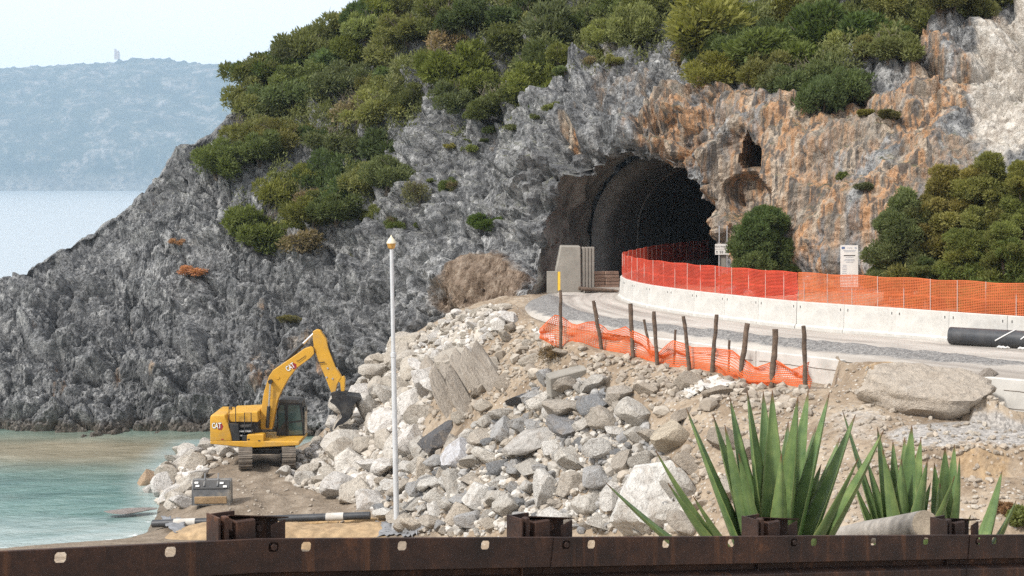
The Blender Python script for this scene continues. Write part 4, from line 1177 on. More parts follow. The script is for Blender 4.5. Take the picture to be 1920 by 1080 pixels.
# trees at the foot of the wall, standing on the ground behind the barrier: trunk and several crown masses
def ground_tree(px, base_Y, top_py, wpx, kd, cl, lab, nm='tree', n=7, seed=0):
    g = random.Random(seed); x = (px - 960) / F * base_Y; gz = ground_z(x, base_Y); top = wz(top_py, base_Y); hgt = top - gz; w = wpx / F * base_Y
    e = empty(nm, (x, base_Y, gz)); tag(e, lab, 'tree')
    pts = [(0, 0, -0.3), (g.uniform(-.1, .1), 0, hgt * 0.3), (g.uniform(-.3, .3), g.uniform(-.2, .2), hgt * 0.75)]
    MB().tube(pts, [0.13, 0.09, 0.03], 7).build('trunk', M['bark'], e, smooth=True)
    for k in range(n):
        u = (k + 0.5) / n; hh = hgt * (0.04 + 0.80 * u); sp = w * (1.0 - 0.62 * u ** 1.4)
        r = w * g.uniform(0.38, 0.70) * (1.05 - 0.40 * u)
        a = g.uniform(0, 6.28) if k < n - 1 else 0; rad = max(0, sp - r * 0.55) * g.uniform(0.45, 1.05) if k < n - 1 else 0
        o = link('crown', KINDS_[kd[k % len(kd)]][0], e); o.location = (math.cos(a) * rad * 1.1, math.sin(a) * rad * 0.8, min(hh, hgt - r * 1.05)); o.scale = (r * 1.1, r * 1.1, r); o.rotation_euler = (g.uniform(-.2, .2), g.uniform(-.2, .2), g.uniform(0, 6.28))
        j = g.uniform(0.85, 1.2); o.color = (cl[0] * j * g.uniform(0.9, 1.12), cl[1] * j, cl[2] * j, 1)
    return e
RP = ['round0', 'round2', 'pine0', 'round1', 'pine1', 'round3']
for px, Y, tpy, wpx, cl, lab, nm, n in [
 (1440, 69.6, 388, 74, (0.066, 0.092, 0.036), 'dark conical juniper beside the distance sign', 'juniper', 26),
 (1660, 60.5, 455, 42, (0.100, 0.125, 0.042), 'low green shrub tree right of the white notice board', 'tree', 6),
 (1708, 60.0, 365, 80, (0.088, 0.102, 0.046), 'grey-green tamarisk leftmost of the trees behind the right barrier', 'tamarisk_tree', 20),
 (1775, 60.0, 322, 88, (0.118, 0.112, 0.040), 'ochre tinged tree second of those behind the right barrier', 'tree', 22),
 (1850, 59.0, 282, 98, (0.125, 0.122, 0.042), 'tall ochre green tree third of those behind the right barrier', 'tree', 23),
 (1925, 57.5, 275, 80, (0.115, 0.125, 0.040), 'tallest green tree cut by the right edge', 'tree', 23),
 (1885, 55.5, 405, 74, (0.098, 0.120, 0.038), 'lower dark green tree in front near the right edge', 'tree', 17),
 (1800, 57.0, 425, 62, (0.105, 0.118, 0.036), 'low olive tree in front of the ochre tinged one', 'tree', 15),
 (1735, 58.0, 470, 46, (0.078, 0.098, 0.036), 'dark low bush at the foot of the tamarisk', 'tree', 7)]:
    ground_tree(px, Y, tpy, wpx, RP[(px // 7) % 6:] + RP[:(px // 7) % 6], cl, lab, nm, n, px)
# the dense scrub
FILL = [(452, 195), (470, 120), (560, 100), (600, 70), (660, 20), (740, -60), (1920, -110), (1920, -10), (1840, 40), (1760, 40), (1700, 60), (1690, 120), (1640, 130), (1560, 185), (1500, 170), (1390, 150),
        (1350, 115), (1260, 98), (1190, 125), (1120, 60), (1080, 110), (990, 125), (960, 190), (880, 190), (800, 180), (790, 260), (700, 320), (640, 350), (560, 330), (500, 330), (460, 270), (430, 240)]
FILL = FILL[:-5] + [(690, 330), (780, 330), (700, 400), (640, 440), (560, 420), (500, 440), (440, 400), (425, 330), (465, 240)]
SPARSE = [(430, 240), (520, 330), (640, 350), (790, 260), (880, 190), (990, 120), (1080, 110), (1200, 120), (1000, 250), (900, 300), (760, 440), (640, 500), (480, 470), (380, 360)]
fill = []
def tuft_label(px, py, rp, kd):
    size = 'tiny' if rp < 12 else ('small' if rp < 18 else 'wider')
    zone = 'far left on the slope' if px < 520 else ('left of the lamp head' if px < 730 else ('right of the lamp head' if px < 860 else ('left of the tunnel' if px < 1000 else 'above the tunnel')))
    ver = 'high' if py < 220 else ('halfway' if py < 340 else 'low')
    return '%s %s on bare grey rock, %s, %s' % (size, {'l': 'spreading tuft', 'r': 'round tuft', 't': 'dry tuft'}[kd[0]], ver, zone)
SCR = []
def scrub_label(px, py, rp, kd):
    size = 'large' if rp > 44 else ('medium' if rp > 33 else 'small')
    typ = {'round': 'rounded shrub', 'pine0': 'pine-like bush', 'pine1': 'pine-like bush', 'twig0': 'dry twiggy shrub', 'low0': 'low spreading shrub'}['twig0' if kd == 'twig1' else kd if kd in ('pine0', 'pine1', 'twig0', 'low0') else 'round']
    zone = 'at the left end of the slope' if px < 560 else ('on the left slope' if px < 680 else ('above the lamp post' if px < 800 else ('in the middle of the slope' if px < 950 else ('up left of the tunnel' if px < 1100 else ('straight above the tunnel' if px < 1300 else ('among the clifftop pines' if px < 1560 else ('right of the clifftop pines' if px < 1720 else 'above the white rock at the right')))))))
    ver = 'topmost scrub' if py < 40 else ('upper scrub' if py < 110 else ('middle scrub' if py < 190 else 'lowest scrub'))
    base_ = '%s %s in the %s, %s' % (size, typ, ver, zone)
    SCR.append((base_, px, py)); return base_
def fill_pass(poly, n, r0, r1, gap, tries, kinds, lim):
    s = poly_samples(poly, tries, rng); k = 0
    rad = np.sort(rng.uniform(r0, r1, tries))[::-1]
    for (px, py), rp in zip(s, rad):
        if k >= lim: break
        if any((px - a) ** 2 + ((py - b_) * 1.25) ** 2 < (gap * (rp + c_)) ** 2 for a, b_, c_ in fill): continue
        if perlin(np.array([[px * 0.013, py * 0.017, 3.3]]), 9)[0] > (0.0 if (py > 200 and px < 800) else 0.22): continue
        fill.append((px, py, rp)); k += 1
        yield px, py, rp, kinds[int(rng.integers(len(kinds)))]
for px, py, rp, kd in fill_pass(FILL, 0, 22, 54, 0.47, 6000, ['round0', 'round1', 'round2', 'round3', 'round0', 'round2', 'pine0', 'twig0', 'low0', 'pine1', 'round1', 'round3'], 260):
    head_shrub(px, py, rp, kd, DRY if kd.startswith('twig') else tuple(x_ * rng.uniform(0.62, 1.12) for x_ in (1,))[0] * np.array(GREEN[int(rng.integers(5))]) if rng.random() < 0.85 else LG, scrub_label(px, py, rp, kd), 'scrub on the upper headland')
for px, py, rp, kd in fill_pass(SPARSE, 0, 8, 24, 0.9, 400, ['low0', 'low1', 'round1', 'twig1', 'round3'], 60):
    head_shrub(px, py, rp, kd, DRY if kd.startswith('twig') else GREEN[int(rng.integers(5))], tuft_label(px, py, rp, kd), 'tufts on the middle slope', 'grass_tuft', 'tuft', 0.8)
# shrubs that would share a description are told apart by their order from left to right
from collections import defaultdict
grp_ = defaultdict(list)
for o in bpy.data.objects:
    if o.get('group') in ('scrub on the upper headland', 'tufts on the middle slope', 'rocks tipped down the embankment', 'white boulders heaped below the road end', 'boulders along the waterline', 'stones in the slope behind the agave', 'stones in the soil below the netting'):
        grp_[o['label']].append(o)
ORDN = ['leftmost', 'second from left', 'third from left', 'fourth from left', 'fifth from left', 'sixth from left', 'seventh from left', 'eighth from left', 'ninth from left', 'tenth from left', 'eleventh from left', 'twelfth from left', 'thirteenth from left', 'fourteenth from left', 'fifteenth from left', 'sixteenth from left', 'seventeenth from left', 'eighteenth from left']
for lab_, L_ in grp_.items():
    if len(L_) < 2 or len(L_) > 18: continue
    L_.sort(key=lambda o: o.location.x / o.location.y)
    for k_, o in enumerate(L_):
        o['label'] = (lab_.replace(' the ', ' ') + ', ' + ORDN[k_].replace(' from left', '' if len(lab_.split()) > 14 else ' from left'))
# low tangle of scrub that carpets the ground between the shrubs
w_in = in_poly(IPX, IPY, FILL) & (frontrow > 0)
w_sp = in_poly(IPX, IPY, SPARSE) & (frontrow > 0)
dn_ = fbm(HP * 0.22, 3, 401) + 0.35 * fbm(HP * 0.9, 2, 403) - 0.9 * np.clip(perlin(np.stack([IPX * 0.013, IPY * 0.017, 0 * IPX + 3.3], -1), 9) - 0.05, 0, 1) - 0.35 * sstep(190, 320, IPY)
wt = np.where(w_in, np.clip(dn_ + 0.55, 0.0, 1.0), 0) + np.where(w_sp & ~w_in, np.clip(dn_ * 1.6 + 0.02, 0, 1) * 0.6, 0)
wt = (wt * (Nn[..., 2] > 0.12)).ravel(); NLf = 260000
idx = rng.choice(len(wt), NLf, p=wt / wt.sum())
Pc = HP.reshape(-1, 3)[idx] + rng.normal(size=(NLf, 3)) * 0.12
hh = np.clip(0.55 + 0.9 * fbm(Pc * 0.55, 3, 405), 0.05, 1.3) * np.where(w_in.ravel()[idx], 1.4, 0.45)
u_ = rng.random(NLf) ** 0.6
C = Pc + np.c_[np.zeros(NLf), -0.25 * hh * u_, hh * u_]
ax = rng.normal(size=(NLf, 3)) * 0.7; ax[:, 2] += 0.9; ax[:, 1] -= 0.3; ax /= np.linalg.norm(ax, axis=1, keepdims=True)
wd = np.cross(ax, rng.normal(size=(NLf, 3))); wd /= np.linalg.norm(wd, axis=1, keepdims=True)
sz = rng.uniform(0.07, 0.17, NLf)
a_ = ax * (sz * 1.7)[:, None]; b2 = wd * (sz * 0.45)[:, None]
me = np_mesh('scrub_cover', np.stack([C - b2 * 0.5, C + b2 * 0.5 + a_ * 0.35, C + a_, C - b2 + a_ * 0.45], 1).reshape(-1, 3), np.arange(NLf * 4).reshape(-1, 4), False)
tone = fbm(Pc * 0.35, 2, 407)
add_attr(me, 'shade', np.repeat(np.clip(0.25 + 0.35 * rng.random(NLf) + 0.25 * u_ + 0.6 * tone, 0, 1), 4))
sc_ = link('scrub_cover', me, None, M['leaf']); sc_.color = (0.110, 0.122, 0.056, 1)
tag(sc_, 'low olive scrub carpeting the slope between the shrubs', 'scrub', kind='stuff')
# dead root tangle under the first stakes
p = ground_many([1040], [690])[0]
e = shrub(tuple(p), 0.9, 'twig0', (0.13, 0.085, 0.05), 'brown tangle of dead roots below the first stakes', None, 'dead_brush', 'dead brush', 0.55)
# ------------------------------------------------------------------ man-made materials
M['concrete'] = simple('pale_concrete', (0.54, 0.525, 0.49), 0.85, 0, 0.16, 2.0, 0.15, (0.33, 0.305, 0.265), 0.55)
M['concrete_old'] = simple('weathered_concrete', (0.28, 0.26, 0.225), 0.9, 0, 0.25, 1.2, 0.4, (0.17, 0.155, 0.135), 0.6)
M['concrete_dark'] = simple('stained_concrete', (0.24, 0.22, 0.19), 0.9, 0, 0.3, 1.5, 0.4, (0.09, 0.085, 0.08), 0.7)
M['dark'] = simple('black_rubber', (0.022, 0.022, 0.024), 0.6, 0, 0.3, 5)
M['pipe'] = simple('black_polyethylene', (0.035, 0.038, 0.043), 0.42, 0, 0.3, 3, 0.1, (0.12, 0.115, 0.11), 0.35)
M['whiteplastic'] = simple('white_plastic', (0.72, 0.71, 0.69), 0.5, 0, 0.1, 5)
M['cloth'] = simple('white_geotextile', (0.54, 0.52, 0.48), 0.9, 0, 0.15, 3, 0.3, (0.38, 0.33, 0.27), 0.5)
M['tarp'] = simple('grey_tarp', (0.20, 0.205, 0.215), 0.6, 0, 0.2, 3, 0.2)
M['wood'] = simple('rough_wood', (0.135, 0.095, 0.068), 0.95, 0, 0.45, 7, 0.8, (0.045, 0.035, 0.03), 0.7)
M['wood_grey'] = simple('weathered_log', (0.33, 0.30, 0.265), 0.95, 0, 0.3, 6, 0.7, (0.07, 0.065, 0.06), 0.75)
M['wood_end'] = simple('sawn_wood', (0.42, 0.35, 0.26), 0.9, 0, 0.3, 9, 0.4, (0.16, 0.12, 0.09), 0.6)
M['plank'] = simple('stacked_blocks', (0.30, 0.20, 0.15), 0.9, 0, 0.3, 3, 0.3)
M['galv'] = simple('galvanised_steel', (0.52, 0.53, 0.54), 0.45, 0.6, 0.12, 4)
M['polewhite'] = simple('pale_painted_pole', (0.62, 0.64, 0.66), 0.4, 0.1, 0.08, 3, 0, (0.42, 0.42, 0.40), 0.3)
M['gold'] = simple('amber_lantern', (0.62, 0.36, 0.10), 0.35, 0.2, 0.2, 4)
M['cream'] = simple('cream_lantern_cap', (0.74, 0.66, 0.48), 0.4, 0, 0.1, 4)
M['yellowboard'] = simple('yellow_marker_paint', (0.78, 0.50, 0.05), 0.6, 0, 0.12, 4)
M['signwhite'] = simple('sign_white', (0.78, 0.75, 0.70), 0.5, 0, 0.06, 5)
M['signorange'] = simple('sign_orange', (0.78, 0.42, 0.20), 0.5, 0, 0.1, 5)
M['ink'] = simple('sign_ink', (0.03, 0.03, 0.03), 0.6, 0, 0.1, 5)
M['greyink'] = simple('grey_print', (0.45, 0.47, 0.50), 0.6, 0, 0.1, 5)
M['flagblue'] = simple('flag_blue', (0.10, 0.16, 0.30), 0.6, 0, 0.1, 5)
M['ochre'] = simple('ochre_sand', (0.37, 0.262, 0.15), 0.95, 0, 0.35, 3.0, 1.0, (0.24, 0.16, 0.09), 0.8)
def mat_net(name, c):
    t = NT(name)
    n = t.noise(t.pos(), 1.2, 4, 0.6)
    col = t.ramp(n, [(0.3, tuple(x * 0.8 for x in c)), (0.7, tuple(min(1, x * 1.15) for x in c))])
    t.base(col); t.set(Roughness=0.55)
    tr = t.n('BsdfTranslucent'); t.l(col, tr.inputs[0])
    mx = t.n('MixShader'); mx.inputs[0].default_value = 0.4
    t.l(t.b.outputs[0], mx.inputs[1]); t.l(tr.outputs[0], mx.inputs[2]); t.l(mx.outputs[0], t.out.inputs[0])
    return t.m
M['net_red'] = mat_net('red_safety_net', (0.82, 0.10, 0.05))
M['net_orange'] = mat_net('orange_safety_net', (0.80, 0.20, 0.065))
M['net_slack'] = mat_net('bright_orange_net', (1.0, 0.20, 0.05))
def mat_rust():
    t = NT('rusty_steel')
    v = t.pos()
    n = t.noise(v, 3.5, 8, 0.7); n2 = t.noise(v, 45, 5, 0.7)
    c = t.ramp(n, [(0.32, (0.020, 0.013, 0.011)), (0.48, (0.040, 0.022, 0.017)), (0.60, (0.066, 0.033, 0.022)), (0.74, (0.16, 0.068, 0.032))])
    c = t.mix(t.ramp(n2, [(0.35, 0.5), (0.55, 0.0)]), c, (0.022, 0.015, 0.014))
    st = t.noise(t.pos((9, 9, 0.8)), 1.0, 5, 0.6)
    c = t.mix(t.ramp(st, [(0.56, 0.0), (0.72, 0.6)]), c, (0.17, 0.075, 0.035))
    t.base(c); t.set(Roughness=0.72, Metallic=0.25); t.bump(n2, 0.35, 0.004)
    return t.m
M['rust'] = mat_rust()
M['catyellow'] = simple('machine_yellow', (0.62, 0.335, 0.035), 0.42, 0, 0.10, 2, 0, (0.36, 0.25, 0.12), 0.5)
M['machine_black'] = simple('machine_black', (0.02, 0.021, 0.023), 0.5, 0, 0.3, 4, 0, (0.08, 0.07, 0.06), 0.4)
M['machine_grey'] = simple('machine_grey', (0.06, 0.06, 0.06), 0.55, 0, 0.3, 4, 0, (0.15, 0.13, 0.11), 0.5)
M['chrome'] = simple('polished_rod', (0.75, 0.75, 0.76), 0.2, 0.9, 0.05, 4)
M['track'] = simple('dusty_track_steel', (0.17, 0.145, 0.12), 0.8, 0.3, 0.3, 5, 0.3, (0.27, 0.22, 0.17), 0.7)
M['bucketsteel'] = simple('worn_bucket_steel', (0.035, 0.037, 0.042), 0.45, 0.5, 0.3, 3, 0.1, (0.20, 0.19, 0.17), 0.5)
M['loose_bucket'] = simple('grey_bucket_steel', (0.16, 0.165, 0.17), 0.5, 0.4, 0.3, 2.5, 0.2, (0.42, 0.36, 0.27), 0.75)
t = NT('cab_glass'); t.base((0.045, 0.075, 0.072)); t.set(Roughness=0.04); t.b.inputs['Specular IOR Level'].default_value = 0.8; M['glass'] = t.m
M['logo_red'] = simple('logo_red', (0.30, 0.025, 0.03), 0.5, 0, 0.1, 4)
M['logo_white'] = simple('logo_white', (0.85, 0.85, 0.83), 0.5, 0, 0.05, 4)

def text_obj(s, size, mat, parent, name='lettering', bold=0.0, extrude=0.004):
    cu = bpy.data.curves.new('t', 'FONT'); cu.body = s; cu.size = size; cu.offset = bold; cu.extrude = extrude
    cu.align_x = 'CENTER'; cu.align_y = 'CENTER'; cu.resolution_u = 2
    ob = bpy.data.objects.new('t', cu); COL.objects.link(ob)
    dg = bpy.context.evaluated_depsgraph_get(); dg.update()
    me = bpy.data.meshes.new_from_object(ob.evaluated_get(dg)); bpy.data.objects.remove(ob); bpy.data.curves.remove(cu)
    me.materials.clear(); me.materials.append(mat); me.name = name
    return link(name, me, parent)

# ------------------------------------------------------------------ concrete barrier modules along the road
ri_f = cubic(kk, ri, np.linspace(2.2, len(ri) - 2.0, 2400))
sl_ = np.r_[0, np.cumsum(np.linalg.norm(np.diff(ri_f, axis=0), axis=1))]
def along(s): return Vector((float(np.interp(s, sl_, ri_f[:, 0])), float(np.interp(s, sl_, ri_f[:, 1])), 8.5))
ML = 2.2; NM = int(sl_[-1] // ML)
prof = [(-0.24, -0.12), (-0.24, 0.10), (-0.15, 0.17), (-0.11, 1.03), (-0.09, 1.05), (0.09, 1.05), (0.11, 1.03), (0.15, 0.17), (0.24, 0.10), (0.24, -0.12)]
slot = MB().box((0, 0, 0), (0.03, 0.012, 0.09)).mesh('lifting_slot')
BTOP = 9.55
first_vis = None
mods = []
for i in range(NM):
    a = along(i * ML); b_ = along((i + 1) * ML); d = (b_ - a); L = d.length - 0.005
    e = empty('concrete_barrier', (a + b_) / 2, math.atan2(d.y, d.x))
    blk_ = MB().prism(prof, -L / 2, L / 2, 'x').build('block', M['concrete'], e, bevel=0.003)
    for sx in (-L * 0.5 + 0.16, L * 0.5 - 0.16):
        for sd in (1, -1):
            o = link('lifting_slot', slot, blk_, M['ink']); o.location = (sx, sd * 0.124, 0.85); o.rotation_euler = (R(2.7 * sd), 0, 0)
    mid = (a + b_) / 2; pxm = 960 + F * mid.x / mid.y
    mods.append((i, mid, pxm, e))
nvis = [m for m in mods if m[2] < 1960]
for i, mid, pxm, e in mods:
    inside_t = mid.y > 76.5
    nb = ['first', 'second', 'third', 'fourth', 'fifth', 'sixth', 'seventh', 'eighth', 'ninth', 'tenth', 'eleventh', 'twelfth', 'thirteenth', 'fourteenth', 'fifteenth', 'sixteenth', 'seventeenth', 'eighteenth', 'nineteenth', 'twentieth']
    if not inside_t: cnt_b = globals().get('cnt_b', 0) + 1
    lab = 'pale concrete barrier block curving into the tunnel mouth, %s from its inner end' % nb[i] if inside_t else ('pale concrete barrier block, %s along the road counting from the tunnel bend' % nb[cnt_b - 1] if cnt_b <= 20 else 'pale concrete barrier block beyond the right edge, %s outward' % nb[cnt_b - 21])
    tag(e, lab, 'barrier', 'barrier blocks inside the tunnel mouth' if inside_t else 'barrier blocks along the road')

# ---- nets
def net_mesh(name, line, top, bot, cell=0.055, ws=0.031, wv=0.018, wob=0.03, seed=0):
    """line(s)->xy, s in metres; top(s), bot(s) heights. Flat ribbons: horizontals and verticals"""
    S = line['len']; ns = max(2, int(S / 0.2)); ss = np.linspace(0, S, ns)
    P = np.array([line['f'](s) for s in ss]); T = np.array([top(s) for s in ss]); B = np.array([bot(s) for s in ss])
    d = np.gradient(P, axis=0); nrm = np.stack([-d[:, 1], d[:, 0]], -1); nrm /= np.linalg.norm(nrm, axis=1, keepdims=True) + 1e-9
    nh = max(4, int(np.median(T - B) / cell)); V = []; Fq = []; off = 0
    def pt(si, v):
        x = np.interp(si, ss, P[:, 0]); y = np.interp(si, ss, P[:, 1]); t_ = np.interp(si, ss, T); b_ = np.interp(si, ss, B)
        nx = np.interp(si, ss, nrm[:, 0]); ny = np.interp(si, ss, nrm[:, 1])
        z = b_ + (t_ - b_) * v
        w = wob * perlin(np.stack([si * 1.1, v * 1.7 + 0 * si, 0 * si + seed], -1), seed) * 2
        z = z + 0.35 * w * np.sin(v * 3.14)
        return np.stack([x + nx * w, y + ny * w, z], -1)
    for k in range(nh + 1):
        v = np.full(ns, k / nh); c = pt(ss, v); wz_ = ws if k not in (0, nh, nh // 2) else ws * 1.5
        u = c.copy(); u[:, 2] += wz_ / 2; l = c.copy(); l[:, 2] -= wz_ / 2
        V += [l, u]; i = np.arange(ns - 1) + off
        Fq.append(np.stack([i, i + 1, i + 1 + ns, i + ns], -1)); off += 2 * ns
    nvt = int(S / (cell * 1.25)); vv = np.linspace(0, 1, 9)
    for k in range(nvt):
        s0 = (k + 0.5) * S / nvt; a = pt(np.full(9, s0 - wv / 2), vv); b_ = pt(np.full(9, s0 + wv / 2), vv)
        V += [a, b_]; i = np.arange(8) + off; Fq.append(np.stack([i, i + 9, i + 10, i + 1], -1)); off += 18
    return np_mesh(name, np.concatenate(V), np.concatenate(Fq), True)
s_split = None
ssamp = np.linspace(0, NM * ML, 800)
pxl = np.array([960 + F * along(s).x / along(s).y for s in ssamp]); Yl = np.array([along(s).y for s in ssamp])
front = Yl < 74
s_split = ssamp[front][np.argmin(np.abs(pxl[front] - 1495))]
rod = MB().cyl((0, 0, -0.25), (0, 0, 1.13), 0.016, n=6).mesh('post')
M['rod'] = simple('pale_steel_rod', (0.60, 0.42, 0.36), 0.5, 0.3, 0.1, 4)
for s0, s1, mt, lab in ((0.0, s_split, 'net_red', 'red plastic mesh fence on the barrier from the tunnel round the bend'),
                        (s_split + 0.02, NM * ML - 0.1, 'net_orange', 'orange plastic mesh fence on the straight barrier to the right')):
    base = along((s0 + s1) / 2)
    fe = empty('safety_fence', (base.x, base.y, BTOP)); tag(fe, lab, 'fence')
    bpy.context.view_layer.update()
    ln = {'len': s1 - s0, 'f': lambda s, s0=s0: (along(s0 + s).x, along(s0 + s).y)}
    me = net_mesh('net', ln, lambda s: BTOP + 1.10 + 0.02 * math.sin(s * 2.8), lambda s: BTOP - 0.06, seed=3)
    o = child_world(link('net', me, None, M[mt]), fe); tag(o, kind='stuff')
    s = s0 + 0.3
    while s < s1:
        p = along(s); o = link('post', rod, fe, M['rod']); o.location = (p.x - base.x, p.y - base.y, 0); s += 1.1
# ---- stakes with slack orange netting along the drop
def stake_Y(px): return float(np.interp(px, [1010, 1052, 1130, 1187, 1233, 1293, 1335, 1388, 1447, 1510, 1530], [54.8, 54.5, 54, 52.5, 51.6, 50.4, 49.6, 48.4, 47.4, 46.4, 46.1]))
STK = [(1051, 544, 1052, 659, 0.062), (1113, 564, 1130, 652, 0.07), (1182, 569, 1187, 673, 0.075), (1226, 584, 1234, 683, 0.07), (1282, 593, 1294, 694, 0.068), (1344, 590, 1335, 700, 0.075),
       (1401, 606, 1386, 717, 0.08), (1454, 617, 1447, 721, 0.09), (1507, 611, 1510, 730, 0.07), (1208, 599, 1222, 667, 0.045), (1266, 618, 1264, 687, 0.04), (1367, 638, 1366, 709, 0.04)]
ORD = ['first', 'second', 'third', 'fourth', 'fifth', 'sixth', 'seventh', 'eighth', 'ninth']
for i, (tx, ty, bx, by, r) in enumerate(STK):
    Y = stake_Y(bx) + (0.5 if i >= 9 else 0)
    b_ = at(bx, by, Y); tp = at(tx, ty, Y + random.uniform(-0.15, 0.15))
    gz = ground_z(b_.x, b_.y); b_ = Vector((b_.x, b_.y, min(b_.z, gz) - 0.15))
    L = (tp - b_); pts = []
    for k in range(8):
        q_ = b_ + L * (k / 7) + Vector((random.uniform(-.018, .018), random.uniform(-.018, .018), 0)); pts.append(q_ - b_)
    o = MB().tube(pts, [r * random.uniform(0.85, 1.12) for _ in pts], 9).build('wooden_stake', M['wood'], None, smooth=True, sharp=50)
    o.location = b_
    if i < 9: tag(o, 'thick rough wooden stake, %s from the left along the slack orange netting' % ORD[i], 'stake', 'wooden stakes')
    else: tag(o, ['thin leaning stake between the third and fourth thick ones', 'thin upright stake between the fourth and fifth thick ones', 'thin short stake between the sixth and seventh thick ones'][i - 9], 'stake', 'wooden stakes')
tx_ = [1012, 1045, 1077, 1110, 1149, 1178, 1213, 1240, 1265, 1294, 1336, 1370, 1415, 1460, 1490, 1518]
ty_ = [617, 588, 611, 602, 622, 612, 634, 661, 638, 652, 653, 658, 691, 676, 694, 679]
bxx = [1012, 1052, 1130, 1187, 1233, 1293, 1335, 1388, 1447, 1518]; byy = [634, 654, 658, 674, 688, 697, 703, 718, 727, 736]
pxq = np.linspace(1012, 1518, 300); yq = np.array([stake_Y(a) + 0.16 for a in pxq]); xq = (pxq - 960) / F * yq
sq_ = np.r_[0, np.cumsum(np.hypot(np.diff(xq), np.diff(yq)))]
ln = {'len': sq_[-1], 'f': lambda s: (np.interp(s, sq_, xq), np.interp(s, sq_, yq))}
tfun = lambda s: wz(np.interp(np.interp(s, sq_, pxq), tx_, ty_), np.interp(s, sq_, yq))
bfun = lambda s: max(wz(np.interp(np.interp(s, sq_, pxq), bxx, byy), np.interp(s, sq_, yq)), ground_z(np.interp(s, sq_, xq), np.interp(s, sq_, yq)) + 0.01)
me = net_mesh('debris_netting', ln, lambda s: max(tfun(s), bfun(s) + 0.15), bfun, 0.05, 0.028, 0.020, 0.16, 9)
nt_o = tag(link('debris_netting', me, None, M['net_slack']), 'slack sagging orange netting hung along the wooden stakes', 'netting')

# ---- retaining walls at the road's edge
def wall_run(name, pts, zt, zb, th, lab, slant=0.0):
    e = empty(name, (pts[0][0], pts[0][1], zb)); tag(e, lab, 'wall'); bpy.context.view_layer.update()
    for i, ((x0, y0), (x1, y1)) in enumerate(zip(pts[:-1], pts[1:])):
        d = Vector((x1 - x0, y1 - y0, 0)); L = d.length; d.normalize()
        m_ = MB().prism([(0.004 - (0), zt), (L - 0.004, zt), (L - 0.004, zb), (slant if i == 0 else 0.004, zb)], -th / 2, th / 2, 'y')
        o = m_.build('wall_panel', M['concrete'], None, bevel=0.015); o.location = (x0, y0, 0); o.rotation_euler = (0, 0, math.atan2(d.y, d.x)); child_world(o, e)
        for zz in (zt - 0.33, zt - 0.85):
            pp = [Vector((u * L / 24, -th / 2 - 0.012, zz + random.uniform(-.012, .012))) for u in range(1 + (4 if slant else 0), 24)]
            o = MB().tube(pp, 0.008, 4).build('tie_wire', M['wood'], None); o.location = (x0, y0, 0); o.rotation_euler = (0, 0, math.atan2(d.y, d.x)); child_world(o, e)
    return e
wall_run('retaining_wall', [(4.5, 55.3), (6.4, 52.8), (8.3, 50.2), (10.5, 47.4)], 8.50, 6.9, 0.3, 'low pale concrete wall behind the slack orange netting')
wall_run('retaining_wall', [(13.85, 43.95), (16.4, 41.7), (19.5, 39.2)], 8.42, 6.6, 0.3, 'pale concrete wall emerging from the soil at the right edge', 0.35)

# ---- soil mound's embedded boulder, right
p = at(1738, 750, 43.0)
o = put_rock(np.array([p.x, p.y, p.z]), 1.0, (0.43, 0.375, 0.31), None, None, proto=2, rot=(0.12, 0.06, -0.30), scale=(1.0, 1.0, 1.0), sink=0.30)
big = np_mesh('boulder', rock_shape(ICO3, 977, 8, (1.60, 0.95, 0.60), 0.55, 0.85, 0.24), ICO3[1]); big.set_sharp_from_angle(angle=R(40)); big.materials.append(M['boulder']); o.data = big
tag(o, 'huge brown boulder embedded in the soil mound at the right', 'boulder')
p = at(1660, 742, 43.4)
o = put_rock(np.array([p.x, p.y, p.z]), 0.35, (0.40, 0.31, 0.22), None, None, proto=2, sink=0.3); tag(o, 'tan block at the left end of the huge embedded boulder', 'boulder')
p = at(1852, 703, 44.0)
o = put_rock(np.array([p.x, p.y, p.z]), 0.22, (0.5, 0.44, 0.38), None, None, proto=2, sink=0.3); tag(o, 'small pale stone on the mound above the concrete wall end', 'boulder')
# broken concrete slab in the slope
p = ground_many([1062], [735])[0]
o = MB().prism([(-0.75, -0.35), (0.7, -0.28), (0.78, 0.3), (-0.62, 0.38)], -0.3, 0.3).build('concrete_slab', M['concrete_old'], None, bevel=0.03); o.location = (p[0], p[1], p[2] + 0.2); o.rotation_euler = (0.2, -0.28, 0.2)
tag(o, 'broken concrete block lying in the slope below the second stake', 'concrete block')

# ---- crumpled sheets lying on the ground
def sheet(name, poly, mat, lab, cat, lift=0.05, amp=0.09, seed=1, n=26):
    p = np.array(poly); lo = p.min(0); hi = p.max(0)
    U, V_ = np.meshgrid(np.linspace(lo[0], hi[0], n), np.linspace(lo[1], hi[1], n))
    Pg = ground_many(U.ravel(), V_.ravel())
    Pg[:, 2] += lift + amp * fbm(np.c_[Pg[:, :2] * 1.8, np.zeros(len(Pg))], 3, seed, ridged=True)
    k = in_poly(U, V_, poly); f_ = k[:-1, :-1] & k[1:, 1:] & k[1:, :-1] & k[:-1, 1:]
    me = np_mesh(name, Pg, grid_faces(n, n, f_))
    bm = bmesh.new(); bm.from_mesh(me); bmesh.ops.delete(bm, geom=[v for v in bm.verts if not v.link_faces], context='VERTS'); 
    bmesh.ops.solidify(bm, geom=bm.faces[:], thickness=0.012); bm.to_mesh(me); bm.free()
    return tag(link(name, me, None, mat), lab, cat)
sheet('geotextile_sheet', [(1262, 752), (1300, 728), (1345, 716), (1392, 722), (1370, 733), (1330, 738), (1290, 758)], M['cloth'], 'torn white geotextile strip on the slope below the stakes', 'geotextile', seed=3)
